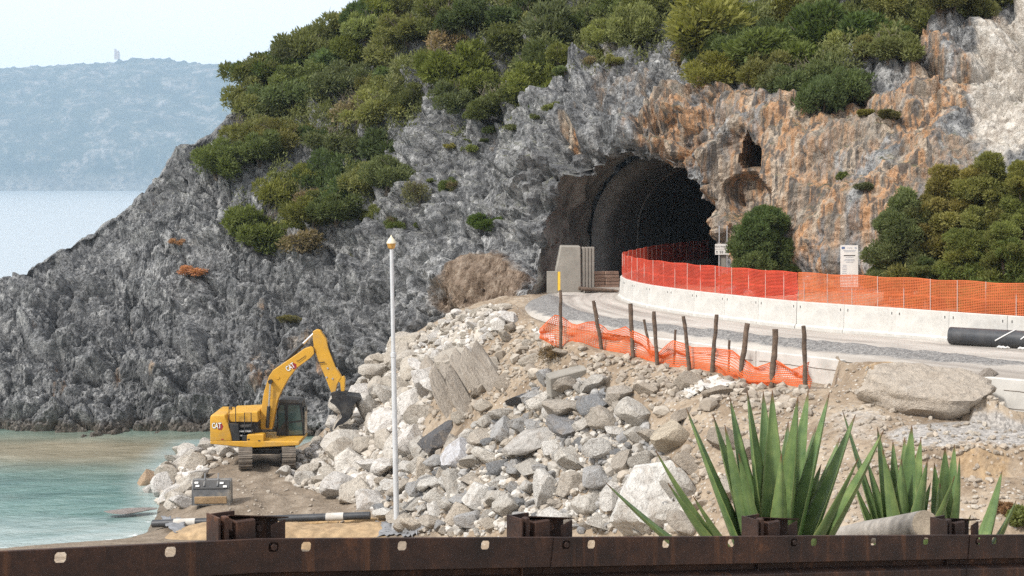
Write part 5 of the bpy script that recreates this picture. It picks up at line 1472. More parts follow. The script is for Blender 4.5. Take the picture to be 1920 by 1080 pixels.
sheet('geotextile_sheet', [(995, 628), (1012, 622), (1040, 640), (1046, 652), (1020, 648)], M['cloth'], 'scrap of white sheet beside the first stake', 'geotextile', seed=5)
sheet('tarp', [(690, 1000), (700, 985), (760, 990), (800, 1004), (770, 1016), (700, 1016)], M['tarp'], 'grey tarpaulin lying at the foot of the lamp post', 'tarpaulin', seed=7)
sheet('tarp', [(300, 978), (345, 982), (350, 1004), (330, 1010), (310, 995)], M['tarp'], 'dark tarpaulin draped under the left end of the beach pipe', 'tarpaulin', 0.12, seed=8)

# ---- ochre sand heap and wrapped pipe on the beach
U, V_ = np.meshgrid(np.linspace(-1, 1, 70), np.linspace(-1, 1, 30))
cpx = np.array(at(520, 990, 57.6)); X = cpx[0] + U * 4.4; Yh = cpx[1] + V_ * 1.1 - U * 0.1
H = np.clip(1 - np.abs(U) ** 4, 0, 1) * np.clip(1 - np.abs(V_) ** 3, 0, 1)
Zg = np.array([[ground_z(a, b_) for a, b_ in zip(r1, r2)] for r1, r2 in zip(X, Yh)])
Z = Zg - 0.08 + 0.55 * H + 0.10 * H * fbm(np.stack([X, Yh, 0 * X], -1) * 1.3, 3, 171, ridged=True)
tag(link('sand_heap', np_mesh('sand_heap', np.stack([X, Yh, Z], -1).reshape(-1, 3), grid_faces(30, 70)), None, M['ochre']), 'low heap of ochre sand behind the guard rail', 'sand heap')
a = at(286, 973, 59.3); b_ = at(694, 981, 58.6)
a.z = ground_z(a.x, a.y) + 0.30; b_.z = ground_z(b_.x, b_.y) + 0.26
e = empty('drain_pipe', a); tag(e, 'long thin black pipe with white wrapping lying on the beach', 'pipe')
d = b_ - a
MB().cyl((0, 0, 0), d, 0.15, n=20).build('pipe', M['pipe'], e, smooth=True)
for w0, w1 in ((0.10, 0.20), (0.80, 0.88)): MB().cyl(d * w0, d * w1, 0.160, n=20).build('wrapping', M['cloth'], e, smooth=True)
MB().cyl(d * -0.002, d * 0.0005, 0.125, n=20).build('pipe_end', M['ink'], e)

# ---- big black pipe on the road, with white ties
a = Vector((15.25, 52.0, 8.82)); b_ = Vector((25.5, 45.0, 8.82)); d = b_ - a; dn = d.normalized()
e = empty('large_pipe', a); tag(e, 'large black plastic pipe with white ties lying along the barrier', 'pipe')
mb = MB(); n = 28
sd = dn.cross(Vector((0, 0, 1))); upv = Vector((0, 0, 1))
rings = [(0, 0.23), (0, 0.29), (0.02, 0.30), (d.length, 0.30)]
vs_ = []
for l, r in [(0.6, 0.23)] + rings:
    for k in range(n):
        t_ = 6.2832 * k / n; vs_.append(dn * l + sd * (math.cos(t_) * r) + upv * (math.sin(t_) * r))
mb.add(vs_, [(i * n + k, i * n + (k + 1) % n, (i + 1) * n + (k + 1) % n, (i + 1) * n + k) for i in range(4) for k in range(n)] + [tuple(range(n))])
mb.build('pipe', M['pipe'], e, smooth=True, sharp=50)
for l, sk, a0, a1 in ((2.0, 0.5, -0.2, 2.6), (2.65, 0.35, 0.1, 2.7), (3.2, 0.55, -0.5, 2.9), (3.36, 0.5, -0.7, 2.9)):
    pts = []
    for k in range(22):
        t_ = a0 + (a1 - a0) * k / 21
        pts.append(dn * (l + sk * (math.sin(t_) - 0.5)) + sd * (math.cos(t_) * 0.315) + upv * (math.sin(t_) * 0.315))
    MB().tube(pts, 0.022, 6).build('tie', M['whiteplastic'], e, smooth=True)
for l in (1.75, 2.45):
    pts = [dn * (l + 0.07 * k) + sd * (0.42 + 0.03 * math.sin(k * 2)) + upv * (-0.27 + 0.03 * (k % 2)) for k in range(7)]
    MB().tube(pts, [0.02, 0.045, 0.05, 0.035, 0.03, 0.03, 0.015], 7).build('tie_end', M['whiteplastic'], e, smooth=True)

# ---- tunnel-side pieces
e = empty('concrete_abutment', at(1070, 547, 78.6)); tag(e, 'weathered concrete abutment block at the left of the tunnel mouth', 'abutment')
MB().prism([(-0.92, -0.3), (-0.80, 1.2), (-0.55, 2.44), (0.5, 2.42), (0.55, -0.3)], -0.7, 0.7).build('block', M['concrete_old'], e, bevel=0.05)
for k in range(4): MB().prism([(0, -0.3), (0.16, -0.3), (0.16, 2.36), (0, 2.38)], 0, 0.5).build('rib', M['concrete_dark'], e, bevel=0.02).location = (0.57 + 0.165 * k, -0.60 + 0.04 * k, 0)
e = empty('marker_board', at(1040, 548, 74.5)); tag(e, 'low grey slab with a yellow strip at the road end by the abutment', 'marker')
MB().box((-0.12, 0, 0.5), (0.55, 0.12, 1.1)).build('slab', M['concrete_old'], e, bevel=0.02)
MB().box((0.22, -0.02, 0.55), (0.13, 0.13, 0.95)).build('yellow_strip', M['yellowboard'], e, bevel=0.01)
for bx, nm, tilt in ((1122, 'block stack nearest the abutment inside the tunnel mouth', 0.0), (1146, 'block stack right of the other inside the tunnel mouth', 0.0)):
    q_ = at(bx, 528, 82.0); e = empty('block_stack', (q_.x, q_.y, 8.42), 0.25); tag(e, 'brown ' + nm, 'block stack', 'stacks of blocks in the tunnel')
    for k in range(5): MB().box((random.uniform(-.04, .04), 0, 0.1 + 0.19 * k), (0.62 if bx < 1130 else 0.75, 0.5, 0.165)).build('block', M['plank'], e, bevel=0.015)
for k, (x0, y0, x1, y1) in enumerate([(1090, 535, 1158, 545), (1096, 530, 1150, 538), (1085, 542, 1120, 549), (1104, 545, 1160, 549)]):
    Y = 77.2 + 0.25 * k; a = at(x0, y0, Y); b_ = at(x1, y1, Y + 0.3); a.z = 8.58 + 0.13 * ((k + 1) % 2); b_.z = 8.57
    o = MB().tube([(0, 0, 0), (b_ - a) * 0.5 + Vector((0, 0, 0.03)), b_ - a], [0.10, 0.09, 0.075], 9).build('timber_pole', M['wood_grey'] if k % 2 else M['wood'], None, smooth=True, sharp=50)
    o.location = a; tag(o, ['longest timber pole, underneath the pile at the tunnel mouth', 'grey pole lying upon the timber pile at the tunnel mouth', 'short dark pole at the near left of the timber pile', 'grey pole at the near right of the timber pile'][k], 'pole', 'timber poles by the abutment')

# ---- distance sign before the tunnel
b0 = at(1356, 520, 72.0); gz = 8.45
e = empty('distance_sign', (b0.x, b0.y, gz)); tag(e, 'white and orange distance sign on a concrete post before the tunnel', 'sign')
zc = wz(467.5, 72.0) - gz
MB().box((-0.02, 0.16, (zc - 0.2) / 2), (0.36, 0.16, zc + 0.1)).build('concrete_post', M['concrete_old'], e, bevel=0.02)
for sx in (-0.18, 0.20): MB().cyl((sx, 0.05, -0.1), (sx, 0.05, zc + 1.15), 0.028, n=8).build('rod', M['galv'], e, smooth=True)
pn = MB().box((0.02, 0, zc + 0.13), (0.82, 0.03, 0.25)).build('name_panel', M['signwhite'], e, bevel=0.004)
pd = MB().box((0.02, 0, zc - 0.135), (0.82, 0.03, 0.25)).build('distance_panel', M['signwhite'], e, bevel=0.004)
MB().box((0.35, -0.0175, zc - 0.135), (0.13, 0.004, 0.235)).build('orange_field', M['signorange'], pd)
for s, x, z, sz, stp_ in (('Cala Finocchiara', 0.02, zc + 0.135, 0.108, 0.049), ('50 m', 0.0, zc - 0.135, 0.17, 0.095)):
    for li, ch in enumerate(s):
        if ch == ' ': continue
        o = text_obj(ch, sz, M['ink'], pn if stp_ < 0.06 else pd, 'letter'); o.location = (x + (li - (len(s) - 1) / 2) * stp_, -0.019, z); o.rotation_euler = (R(90), 0, 0)
for x in (-0.31, 0.35):
    MB().prism([(-0.012, -0.07), (0.012, -0.07), (0.012, 0.02), (0.04, 0.02), (0, 0.075), (-0.04, 0.02), (-0.012, 0.02)], -0.004, 0.004).build('arrow', M['ink'], pd).location = (x, -0.024, zc - 0.135)
# ---- white notice board
b0 = at(1592.5, 538, 60.0); gz = ground_z(b0.x, 60.0)
e = empty('notice_board', (b0.x, 60.0, gz)); tag(e, 'tall white notice board behind the orange fence', 'notice board')
z0 = wz(538, 60) - gz; hgt = 78 / F * 60; wdt = 33 / F * 60
for sx in (-0.25, 0.25): MB().box((sx, 0.06, (z0 + hgt) / 2 - 0.1), (0.06, 0.06, z0 + hgt)).build('leg', M['galv'], e)
pan_ = MB().box((0, 0, z0 + hgt / 2), (wdt, 0.03, hgt)).build('panel', M['signwhite'], e, bevel=0.004)
MB().box((-0.25, -0.018, z0 + hgt - 0.1), (0.13, 0.006, 0.09)).build('blue_flag', M['flagblue'], pan_)
MB().cyl((0.25, -0.014, z0 + hgt - 0.1), (0.25, -0.02, z0 + hgt - 0.1), 0.045, n=14).build('emblem', M['greyink'], pan_)
rr = random.Random(3)
for k, (zz, w_, c_) in enumerate([(0.10, .22, 0), (0.20, .5, 0), (0.25, .42, 0), (0.41, .46, 1), (0.47, .3, 0), (0.56, .4, 0), (0.61, .44, 0), (0.67, .3, 0), (0.79, .16, 0), (0.84, .14, 0), (0.90, .2, 0), (0.97, .17, 0), (1.05, .15, 0), (1.12, .2, 0), (1.2, .16, 0), (1.3, .2, 0)]):
    MB().box((0.0 if zz < 0.7 else -0.2, -0.018, z0 + hgt - zz), (w_, 0.006, 0.022 if not c_ else 0.035)).build('print_line', M['ink'] if c_ else M['greyink'], pan_)

# ---- lamp post on the beach
base = at(744, 1000, 57.0); tp = at(734, 466, 57.0)
gz = ground_z(base.x, base.y); base.z = gz - 0.1
e = empty('lamp_post', base); tag(e, 'tall slim pale lamp post with an amber lantern on the beach', 'lamp post')
ax = tp - base; up_ = ax.normalized(); rot = up_.to_track_quat('Z', 'Y').to_euler()
def lp(mb, name, mat, **k): o = mb.build(name, mat, e, **k); o.rotation_euler = rot; return o
Lh = ax.length
lp(MB().cyl((0, 0, 0), (0, 0, Lh * 0.62), 0.11, 0.095, 18).cyl((0, 0, Lh * 0.62), (0, 0, Lh), 0.08, 0.07, 18), 'pole', M['polewhite'], smooth=True)
lp(MB().cyl((0, 0, Lh * 0.615), (0, 0, Lh * 0.63), 0.112, n=18), 'collar', M['polewhite'], smooth=True)
lp(MB().lathe([(0.2, 0), (0.2, 0.25), (0.13, 0.4)], 16), 'base_sleeve', M['galv'], smooth=True)
lan = lp(MB().lathe([(0.075, Lh - 0.02), (0.13, Lh + 0.02), (0.155, Lh + 0.12), (0.18, Lh + 0.2)], 8), 'lantern', M['gold'])
cap_ = lp(MB().lathe([(0.19, Lh + 0.2), (0.175, Lh + 0.26), (0.11, Lh + 0.36), (0.045, Lh + 0.44), (0.004, Lh + 0.53)], 16), 'lantern_cap', M['cream'], smooth=True); cap_.parent = lan; cap_.rotation_euler = (0, 0, 0)

# ------------------------------------------------------------------ excavator (right side faces us, boom to the right)
EX = at(500, 864, 70.0); EX.z = ground_z(EX.x, EX.y) + 0.02
SCL = 1.0
ex = empty('excavator', EX); tag(ex, 'yellow tracked excavator digging into the white boulders', 'excavator')
def E(cx, cy):   # crop pixels of the enlarged photo -> machine x, z
    px = 390 + cx / 3.857; py = 600 + cy / 3.857
    return ((px - 500) / 40.0, (866 - py) / 40.0)
Yw = M['catyellow']; Bk = M['machine_black']; Gy = M['machine_grey']
# tracks, nearly end-on to us: a frame rotated about z
trk = R(-80)
def make_track(side):
    c, s = math.cos(trk), math.sin(trk)
    def T(x, y, z): return (x * c - y * s, x * s + y * c, z)
    off_ = side * 0.98; hl, rr_ = 1.65, 0.42
    # belt outline in (x,z)
    pts = []
    for k in range(12): a = -math.pi / 2 + math.pi * k / 11; pts.append((hl + rr_ * math.cos(a), rr_ + 0.04 + rr_ * math.sin(a)))
    for k in range(12): a = math.pi / 2 + math.pi * k / 11; pts.append((-hl + rr_ * math.cos(a), rr_ + 0.04 + rr_ * math.sin(a)))
    root = MB()
    inner = [(x * 0.97, (z - 0.46) * 0.86 + 0.46) for x, z in pts]
    n = len(pts)
    vs = [T(x, off_ + sgn * 0.27, z) for sgn in (-1, 1) for x, z in pts] + [T(x, off_ + sgn * 0.27, z) for sgn in (-1, 1) for x, z in inner]
    fs = []
    for i in range(n):
        j = (i + 1) % n
        fs += [(i, j, n + j, n + i), (2 * n + i, 3 * n + i, 3 * n + j, 2 * n + j), (i, 2 * n + i, 2 * n + j, j), (n + i, n + j, 3 * n + j, 3 * n + i)]
    belt = root.add(vs, fs).build('track', M['track'], ex, smooth=True, sharp=30)
    # shoes
    per = []
    P = [Vector((x, 0, z)) for x, z in pts]; P.append(P[0])
    L = [0]
    for i in range(n): L.append(L[-1] + (P[i + 1] - P[i]).length)
    ns = 44
    for k in range(ns):
        s_ = L[-1] * k / ns; i = max(0, min(n - 1, int(np.searchsorted(L, s_, 'right')) - 1)); u = (s_ - L[i]) / (L[i + 1] - L[i])
        q_ = P[i].lerp(P[i + 1], u); tg = (P[i + 1] - P[i]).normalized(); nm = Vector((tg.z, 0, -tg.x))
        cvs = []
        for yy in (-0.31, 0.31):
            for du, dn_ in ((-0.085, 0.0), (0.085, 0.0), (0.085, 0.03), (0.03, 0.03), (0.02, 0.06), (-0.01, 0.06), (-0.02, 0.03), (-0.085, 0.03)):
                w_ = q_ + tg * du + nm * dn_; cvs.append(T(w_.x, off_ + yy, w_.z))
        MB().add(cvs, [tuple(range(8)), tuple(range(15, 7, -1))] + [(i_, (i_ + 1) % 8, 8 + (i_ + 1) % 8, 8 + i_) for i_ in range(8)]).build('track_shoe', M['track'], belt)
    for sx, r_, nm_ in ((hl, 0.34, 'idler'), (-hl, 0.34, 'sprocket')):
        MB().cyl(T(sx, off_ - 0.2, 0.46), T(sx, off_ + 0.2, 0.46), r_, n=20).cyl(T(sx, off_ - 0.25, 0.46), T(sx, off_ + 0.25, 0.46), 0.16, n=14).build(nm_, Gy, belt, smooth=True)
    for k in range(6):
        x = -1.25 + 0.5 * k; MB().cyl(T(x, off_ - 0.2, 0.2), T(x, off_ + 0.2, 0.2), 0.13, n=12).build('roller', Gy, belt, smooth=True)
    MB().add([T(x, off_ + y, z) for z in (0.3, 0.62) for y in (-0.16, 0.16) for x in (-1.35, 1.35)], [(0, 2, 3, 1), (4, 5, 7, 6), (0, 1, 5, 4), (2, 6, 7, 3), (0, 4, 6, 2), (1, 3, 7, 5)]).build('track_frame', Gy, belt, bevel=0.03)
for sd_ in (-1, 1): make_track(sd_)
MB().box((0, 0, 0.66), (1.5, 1.5, 0.34)).cyl((0, 0, 0.8), (0, 0, 1.02), 0.62, n=24).build('undercarriage', Bk, ex, bevel=0.03)
MB().cyl((-0.8, -0.9, 0.72), (0.9, -0.75, 0.72), 0.06, n=10).build('cross_bar', Gy, ex)
# house
yl, yr = 1.35, -1.35      # machine left (away) / right (towards us)
def XZ(L): return [E(a, b_) for a, b_ in L]
MB().prism(XZ([(58, 862), (58, 840), (690, 845), (690, 872), (370, 888), (300, 885)]), yr, yl).build('deck', Yw, ex, bevel=0.03)
MB().prism(XZ([(57, 845), (56, 672), (66, 655), (160, 658), (172, 690), (185, 720), (205, 790), (214, 845)]), yr, yl).build('counterweight', Yw, ex, bevel=0.06, smooth=True, seg=3)
MB().prism(XZ([(172, 650), (385, 640), (388, 715), (188, 715)]), yr + 0.35, yl).build('engine_hood', Yw, ex, bevel=0.03)
MB().prism(XZ([(188, 716), (388, 716), (388, 845), (215, 845)]), yr + 0.5, yl - 0.02).build('engine_bay', Bk, ex, bevel=0.02)
MB().prism(XZ([(190, 716), (255, 722), (268, 840), (218, 843), (206, 790)]), yr + 0.02, yr + 0.49).build('side_panel', Bk, ex, bevel=0.02)
for zz in (770, 800): MB().prism(XZ([(255, zz), (350, zz), (350, zz + 9), (255, zz + 9)]), yr + 0.1, yr + 0.45).build('step', M['galv'], ex)
MB().prism(XZ([(262, 735), (345, 730), (345, 745), (262, 748)]), yr + 0.2, yr + 0.5).build('walkway', Gy, ex)
MB().prism(XZ([(318, 802), (325, 795), (430, 793), (438, 800), (438, 852), (318, 852)]), yr + 0.01, yr + 0.55).build('tool_box', Yw, ex, bevel=0.03)
MB().prism(XZ([(282, 800), (316, 800), (316, 848), (282, 848)]), yr + 0.05, yr + 0.5).build('battery_box', Bk, ex, bevel=0.02)
for hx in ((190, 600), (300, 640)):
    x0, zt = E(hx[0], hx[1]); x1, zb = E(hx[0] + 4, 790)
    MB().tube([(x0, yr + 0.05, zb), (x0, yr + 0.05, zt), (x0 + 0.3, yr + 0.05, zt), (x0 + 0.32, yr + 0.05, zb)], 0.022, 6).build('handrail', Bk, ex, smooth=True)
MB().cyl((E(150, 0)[0], 0.5, E(0, 660)[1]), (E(150, 0)[0], 0.5, E(0, 632)[1]), 0.07, n=12).build('exhaust', Gy, ex)
# cab (machine's left, beyond the boom)
cabc = [(488, 848), (492, 650), (512, 600), (540, 588), (668, 598), (680, 640), (690, 740), (690, 848)]
cab = MB().prism(XZ(cabc), 0.25, 1.33).build('cab', Bk, ex, bevel=0.03)
MB().prism(XZ([(505, 588), (520, 578), (650, 584), (678, 600), (672, 610), (508, 602)]), 0.2, 1.38).build('cab_roof', Gy, cab, bevel=0.02)
for poly in ([(575, 620), (655, 622), (672, 730), (575, 740)], [(578, 752), (674, 745), (680, 832), (580, 838)], [(500, 660), (518, 622), (545, 618), (552, 735), (505, 800)]):
    MB().prism(XZ(poly), 0.225, 0.262).build('cab_window', M['glass'], cab)
x1 = E(690, 0)[0]
MB().prism([(0.35, E(0, 835)[1]), (1.23, E(0, 835)[1]), (1.2, E(0, 640)[1]), (0.38, E(0, 640)[1])], x1 - 0.02, x1 + 0.012, 'x').build('windscreen', M['glass'], cab)
MB().tube([(E(560, 0)[0], 0.2, E(0, 845)[1]), (E(556, 0)[0], 0.2, E(0, 625)[1])], 0.03, 6).build('door_pillar', Bk, cab)
MB().box((E(693, 0)[0] + 0.08, 0.15, E(0, 640)[1]), (0.06, 0.18, 0.3)).build('mirror', Bk, cab, bevel=0.01)
# boom
boom = MB().prism(XZ([(388, 785), (384, 700), (392, 630), (413, 510), (446, 405), (476, 360), (560, 302), (640, 248), (698, 205), (745, 190), (775, 196), (778, 235), (745, 272), (645, 345), (588, 420), (540, 505), (510, 575), (488, 680), (468, 785)]), -0.28, 0.22).build('boom', Yw, ex, bevel=0.02)
for yy in (-0.42, 0.36):
    a = Vector((E(440, 0)[0], yy, E(0, 770)[1])); b_ = Vector((E(462, 0)[0], yy, E(0, 438)[1])); m_ = a.lerp(b_, 0.47)
    MB().cyl(a, m_, 0.085, n=12).build('boom_cylinder', Bk, ex, smooth=True); MB().cyl(m_, b_, 0.045, n=10).build('boom_rod', M['chrome'], ex, smooth=True)
xc, zc_ = E(462, 438); MB().cyl((xc, -0.52, zc_), (xc, 0.46, zc_), 0.10, n=14).build('boom_pin', Bk, ex, smooth=True)
xc, zc_ = E(510, 410); MB().cyl((xc, -0.31, zc_), (xc, 0.25, zc_), 0.09, n=12).build('boom_boss', Yw, ex, smooth=True)
a = Vector((E(565, 0)[0], -0.03, E(0, 290)[1])); b_ = Vector((E(765, 0)[0], -0.03, E(0, 98)[1])); m_ = a.lerp(b_, 0.62)
MB().cyl(a, m_, 0.10, n=12).build('stick_cylinder', Bk, ex, smooth=True); MB().cyl(m_, b_, 0.055, n=10).build('stick_rod', M['chrome'], ex, smooth=True)
stick = MB().prism(XZ([(762, 80), (790, 66), (815, 74), (858, 138), (876, 210), (925, 335), (968, 410), (948, 440), (935, 470), (925, 528), (898, 530), (858, 425), (805, 300), (772, 205), (762, 130)]), -0.22, 0.16).build('stick', Yw, ex, bevel=0.02)
a = Vector((E(860, 0)[0], -0.03, E(0, 165)[1])); b_ = Vector((E(952, 0)[0], -0.03, E(0, 412)[1])); m_ = a.lerp(b_, 0.72)
MB().cyl(a, m_, 0.085, n=12).build('bucket_cylinder', Bk, ex, smooth=True); MB().cyl(m_, b_, 0.05, n=10).build('bucket_rod', M['chrome'], ex, smooth=True)
MB().prism(XZ([(930, 420), (985, 404), (994, 425), (990, 510), (965, 515), (960, 450), (935, 445)]), -0.2, 0.14).build('bucket_linkage', Yw, ex, bevel=0.015)
for hz_, hx0 in ((-0.27, 0), (0.2, 0.03)):
    pts = [(E(a_, 0)[0] + hx0, hz_, E(0, b2)[1]) for a_, b2 in ((700, 185), (745, 172), (770, 195), (778, 260), (800, 305), (850, 300))]
    MB().tube(pts, 0.022, 6).build('hose', Bk, ex, smooth=True)
for cx, cy in ((870, 345), (905, 420), (862, 410), (940, 500)):
    xx, z2 = E(cx, cy); MB().cyl((xx, -0.25, z2), (xx, 0.19, z2), 0.045, n=10).build('pin', M['galv'], ex, smooth=True)
# digging bucket
bk_ = MB()
outer = XZ([(892, 572), (920, 545), (1000, 532), (1105, 545), (1112, 556), (1060, 600), (1045, 640), (1036, 700), (990, 735), (938, 752)])
inn = XZ([(942, 735), (985, 690), (965, 640), (930, 600), (905, 585)])
for yy in (-0.72, 0.62): MB().prism(outer + inn, yy, yy + 0.05).build('bucket_side', M['bucketsteel'], ex)
n = len(outer)
MB().add([(x, yy, z) for yy in (-0.7, 0.64) for x, z in outer], [(i, i + 1, n + i + 1, n + i) for i in range(n - 1)]).build('bucket_shell', M['bucketsteel'], ex)
for k in range(5): MB().prism(XZ([(938, 735), (962, 735), (930, 775), (922, 772)]), -0.66 + 0.28 * k, -0.54 + 0.28 * k).build('bucket_tooth', M['bucketsteel'], ex)
MB().prism(XZ([(895, 520), (935, 505), (1000, 515), (1010, 545), (900, 560)]), -0.3, 0.24).build('bucket_bracket', Bk, ex, bevel=0.02)
# lettering
def decal(cx, cy, size, yy, tilt=0.0, shear=0):
    x, z = E(cx, cy)
    e2 = MB().prism([(0.25 * size, -size * 0.62), (size * 0.78, -size * 0.62), (size * 1.0, -0.1 * size), (size * 0.78, size * 0.34), (0.25 * size, size * 0.34)], -0.004, 0.0).build('red_emblem', M['logo_red'], ex)
    e2.location = (x, yy, z); e2.rotation_euler = (0, -tilt, 0)
    for li, ch in enumerate('CAT'):
        for mt_, bo, dy_ in ((M['ink'], 0.055, 0.010), (M['logo_white'], 0.022, 0.018)):
            o = text_obj(ch, size * 1.18, mt_, ex, 'letter' if bo < 0.05 else 'letter_outline', bo * size); u_ = (li - 1) * size * 0.48; o.location = (x + u_ * math.cos(tilt), yy - dy_, z + u_ * math.sin(tilt)); o.rotation_euler = (R(90), -tilt, 0); o.scale = (0.62, 1, 1)
decal(104, 732, 0.30, yr - 0.004)
decal(602, 336, 0.30, -0.284, R(33))
# faded dealer's signature, too small in the photo to read: a looping brown stroke with an underline
M['faded'] = simple('faded_brown_print', (0.20, 0.12, 0.03), 0.6, 0, 0.2, 5)
x, z = E(682, 276)
def bp(u, w): return (x + u * 0.83 - w * 0.56, -0.287, z + u * 0.56 + w * 0.83)
MB().tube([bp(-0.26 + 0.52 * k / 59 + 0.02 * math.sin(k * 0.95), (0.055 if k < 8 else 0.028) * math.cos(k * 0.95)) for k in range(60)], 0.008, 4).build('signature', M['faded'], ex)
MB().tube([bp(-0.20, -0.085), bp(0.0, -0.075), bp(0.22, -0.07)], 0.007, 4).build('signature_line', M['faded'], ex)
for k in range(3):
    o = MB().box((0, 0, 0), (0.10, 0.006, 0.05)).build('label_plate', M['ink'] if k else M['logo_red'], ex); x, z = E([145, 330, 405][k], [828, 828, 838][k]); o.location = (x, yr - 0.004, z)

# ---- spare bucket lying on the beach
p = at(398, 958, 61.2); p.z = ground_z(p.x, p.y)
e = empty('excavator_bucket', p, 0.06); tag(e, 'grey spare excavator bucket standing on the beach, mouth down', 'bucket')
w_ = 0.78
side = [(-0.42, 0.0), (0.42, 0.02), (0.40, 0.55), (0.22, 0.98), (-0.1, 1.0), (-0.34, 0.62)]
for sx in (-w_, w_ - 0.05): MB().prism([(a, b_) for a, b_ in side], sx, sx + 0.05, 'x').build('side_plate', M['loose_bucket'], e)
sh = side[:]; n = len(sh)
MB().add([(sx, a, b_) for sx in (-w_ + 0.03, w_ - 0.03) for a, b_ in sh], [(i, (i + 1) % n, n + (i + 1) % n, n + i) for i in (1, 2, 3, 4, 5)]).build('shell', M['loose_bucket'], e)
MB().box((0, -0.27, 0.82), (1.48, 0.04, 0.36), Matrix.Rotation(-0.5, 3, 'X')).build('back_plate', M['machine_grey'], e)
for sx in (-0.32, 0.22):
    MB().prism([(-0.30, 0.75), (-0.05, 1.0), (0.02, 1.2), (-0.02, 1.24), (-0.10, 1.08), (-0.38, 0.78)], sx, sx + 0.06, 'x').build('lifting_ear', M['loose_bucket'], e, bevel=0.008)
for sx, z in ((-0.6, 0.9), (-0.55, 0.78), (0.42, 0.88), (0.56, 0.75)): MB().box((sx, -0.29 + (0.9 - z) * -0.5, z), (0.15, 0.02, 0.08), Matrix.Rotation(-0.5, 3, 'X')).build('sticker', M['logo_white'], e)
MB().box((0, -0.46, 0.22), (1.3, 0.05, 0.3), Matrix.Rotation(0.15, 3, 'X')).build('dried_mud', M['ochre'], e, bevel=0.02)

# ------------------------------------------------------------------ guard rail in front
RD = Vector((1.632, 1.136, 0)).normalized(); RN = Vector((RD.y, -RD.x, 0))
def rk(k):
    return Vector((-1.49 + k * 1.632, 8.0 + k * 1.136, HC - 1.89 - 0.258 * k - (0.09 * k * k if k < 0 else 0)))
def plate_with_holes(L, h, holes, th=0.005):
    """u in 0..L, w in 0..-h with oval holes at w=-0.04; returns MB in (u, n, w)"""
    mb = MB(); us = [0.0]
    for hu in holes: us += [hu - 0.05, hu + 0.05]
    us.append(L)
    for y in (0.0, -th):
        def q(u0, u1, w0, w1): mb.add([(u0, y, w0), (u1, y, w0), (u1, y, w1), (u0, y, w1)], [(0, 1, 2, 3)])
        for i in range(0, len(us) - 1):
            u0, u1 = us[i], us[i + 1]
            if i % 2 == 0: q(u0, u1, 0, -0.085)
            else:
                c = (u0 + u1) / 2; hv = []
                for a, b_ in ((-0.030, -0.014), (-0.020, -0.026), (0.020, -0.026), (0.030, -0.014), (0.030, 0.014), (0.020, 0.026), (-0.020, 0.026), (-0.030, 0.014)): hv.append((c + a, y, -0.042 + b_))
                o_ = [(u0, y, -0.085), (u1, y, -0.085), (u1, y, 0), (u0, y, 0)]
                mb.add(hv + o_, [(0, 1, 8), (1, 2, 9, 8), (2, 3, 9), (3, 4, 10, 9), (4, 5, 10), (5, 6, 11, 10), (6, 7, 11), (7, 0, 8, 11)])
                if y == 0.0: mb.add(hv + [(a, -th, b_) for a, _, b_ in hv], [(i_, (i_ + 1) % 8, 8 + (i_ + 1) % 8, 8 + i_) for i_ in range(8)])
        q(0, L, -0.085, -h)
    return mb
rail_e = empty('guard_rail', rk(0)); tag(rail_e, 'rusty brown steel guard rail across the bottom of the view', 'guard rail')
bpy.context.view_layer.update()
for j in range(-2, 7):
    k0, k1 = j + 0.07, j + 1.07
    a = rk(k0); b_ = rk(k1); d = b_ - a; L = d.length; dn = d.normalized()
    up2 = RN.cross(dn) * -1; up2 = up2 if up2.z > 0 else -up2
    Mx = Matrix((dn, RN, up2)).transposed().to_4x4(); Mx.translation = a + RN * 0.006 * (j % 2)
    mb = plate_with_holes(L + 0.03, 0.178, [0.10, 0.30, 0.92, 1.50])
    o = mb.build('beam', M['rust'], None); o.matrix_world = Mx; child_world(o, rail_e)
    o2 = MB().prism([(0, 0.0), (-0.004, 0.003), (-0.03, 0.001), (-0.03, -0.004), (-0.006, -0.004)], 0, L + 0.03, 'x').build('top_fold', M['rust'], None); o2.matrix_world = Mx; child_world(o2, rail_e)
    lo = MB().prism([(0, -0.178), (-0.075, -0.20), (-0.08, -0.235), (-0.004, -0.255), (0.0, -0.262), (0.0, -0.42), (-0.005, -0.42), (-0.006, -0.262), (-0.085, -0.24), (-0.08, -0.196), (-0.005, -0.178)], 0, L + 0.03, 'x').build('lower_wave', M['rust'], None)
    lo.matrix_world = Mx; child_world(lo, rail_e)
    bolt = MB().cyl((0.10, 0.012, -0.042), (0.10, -0.02, -0.042), 0.018, n=6).build('bolt', M['rust'], None); bolt.matrix_world = Mx; child_world(bolt, rail_e)
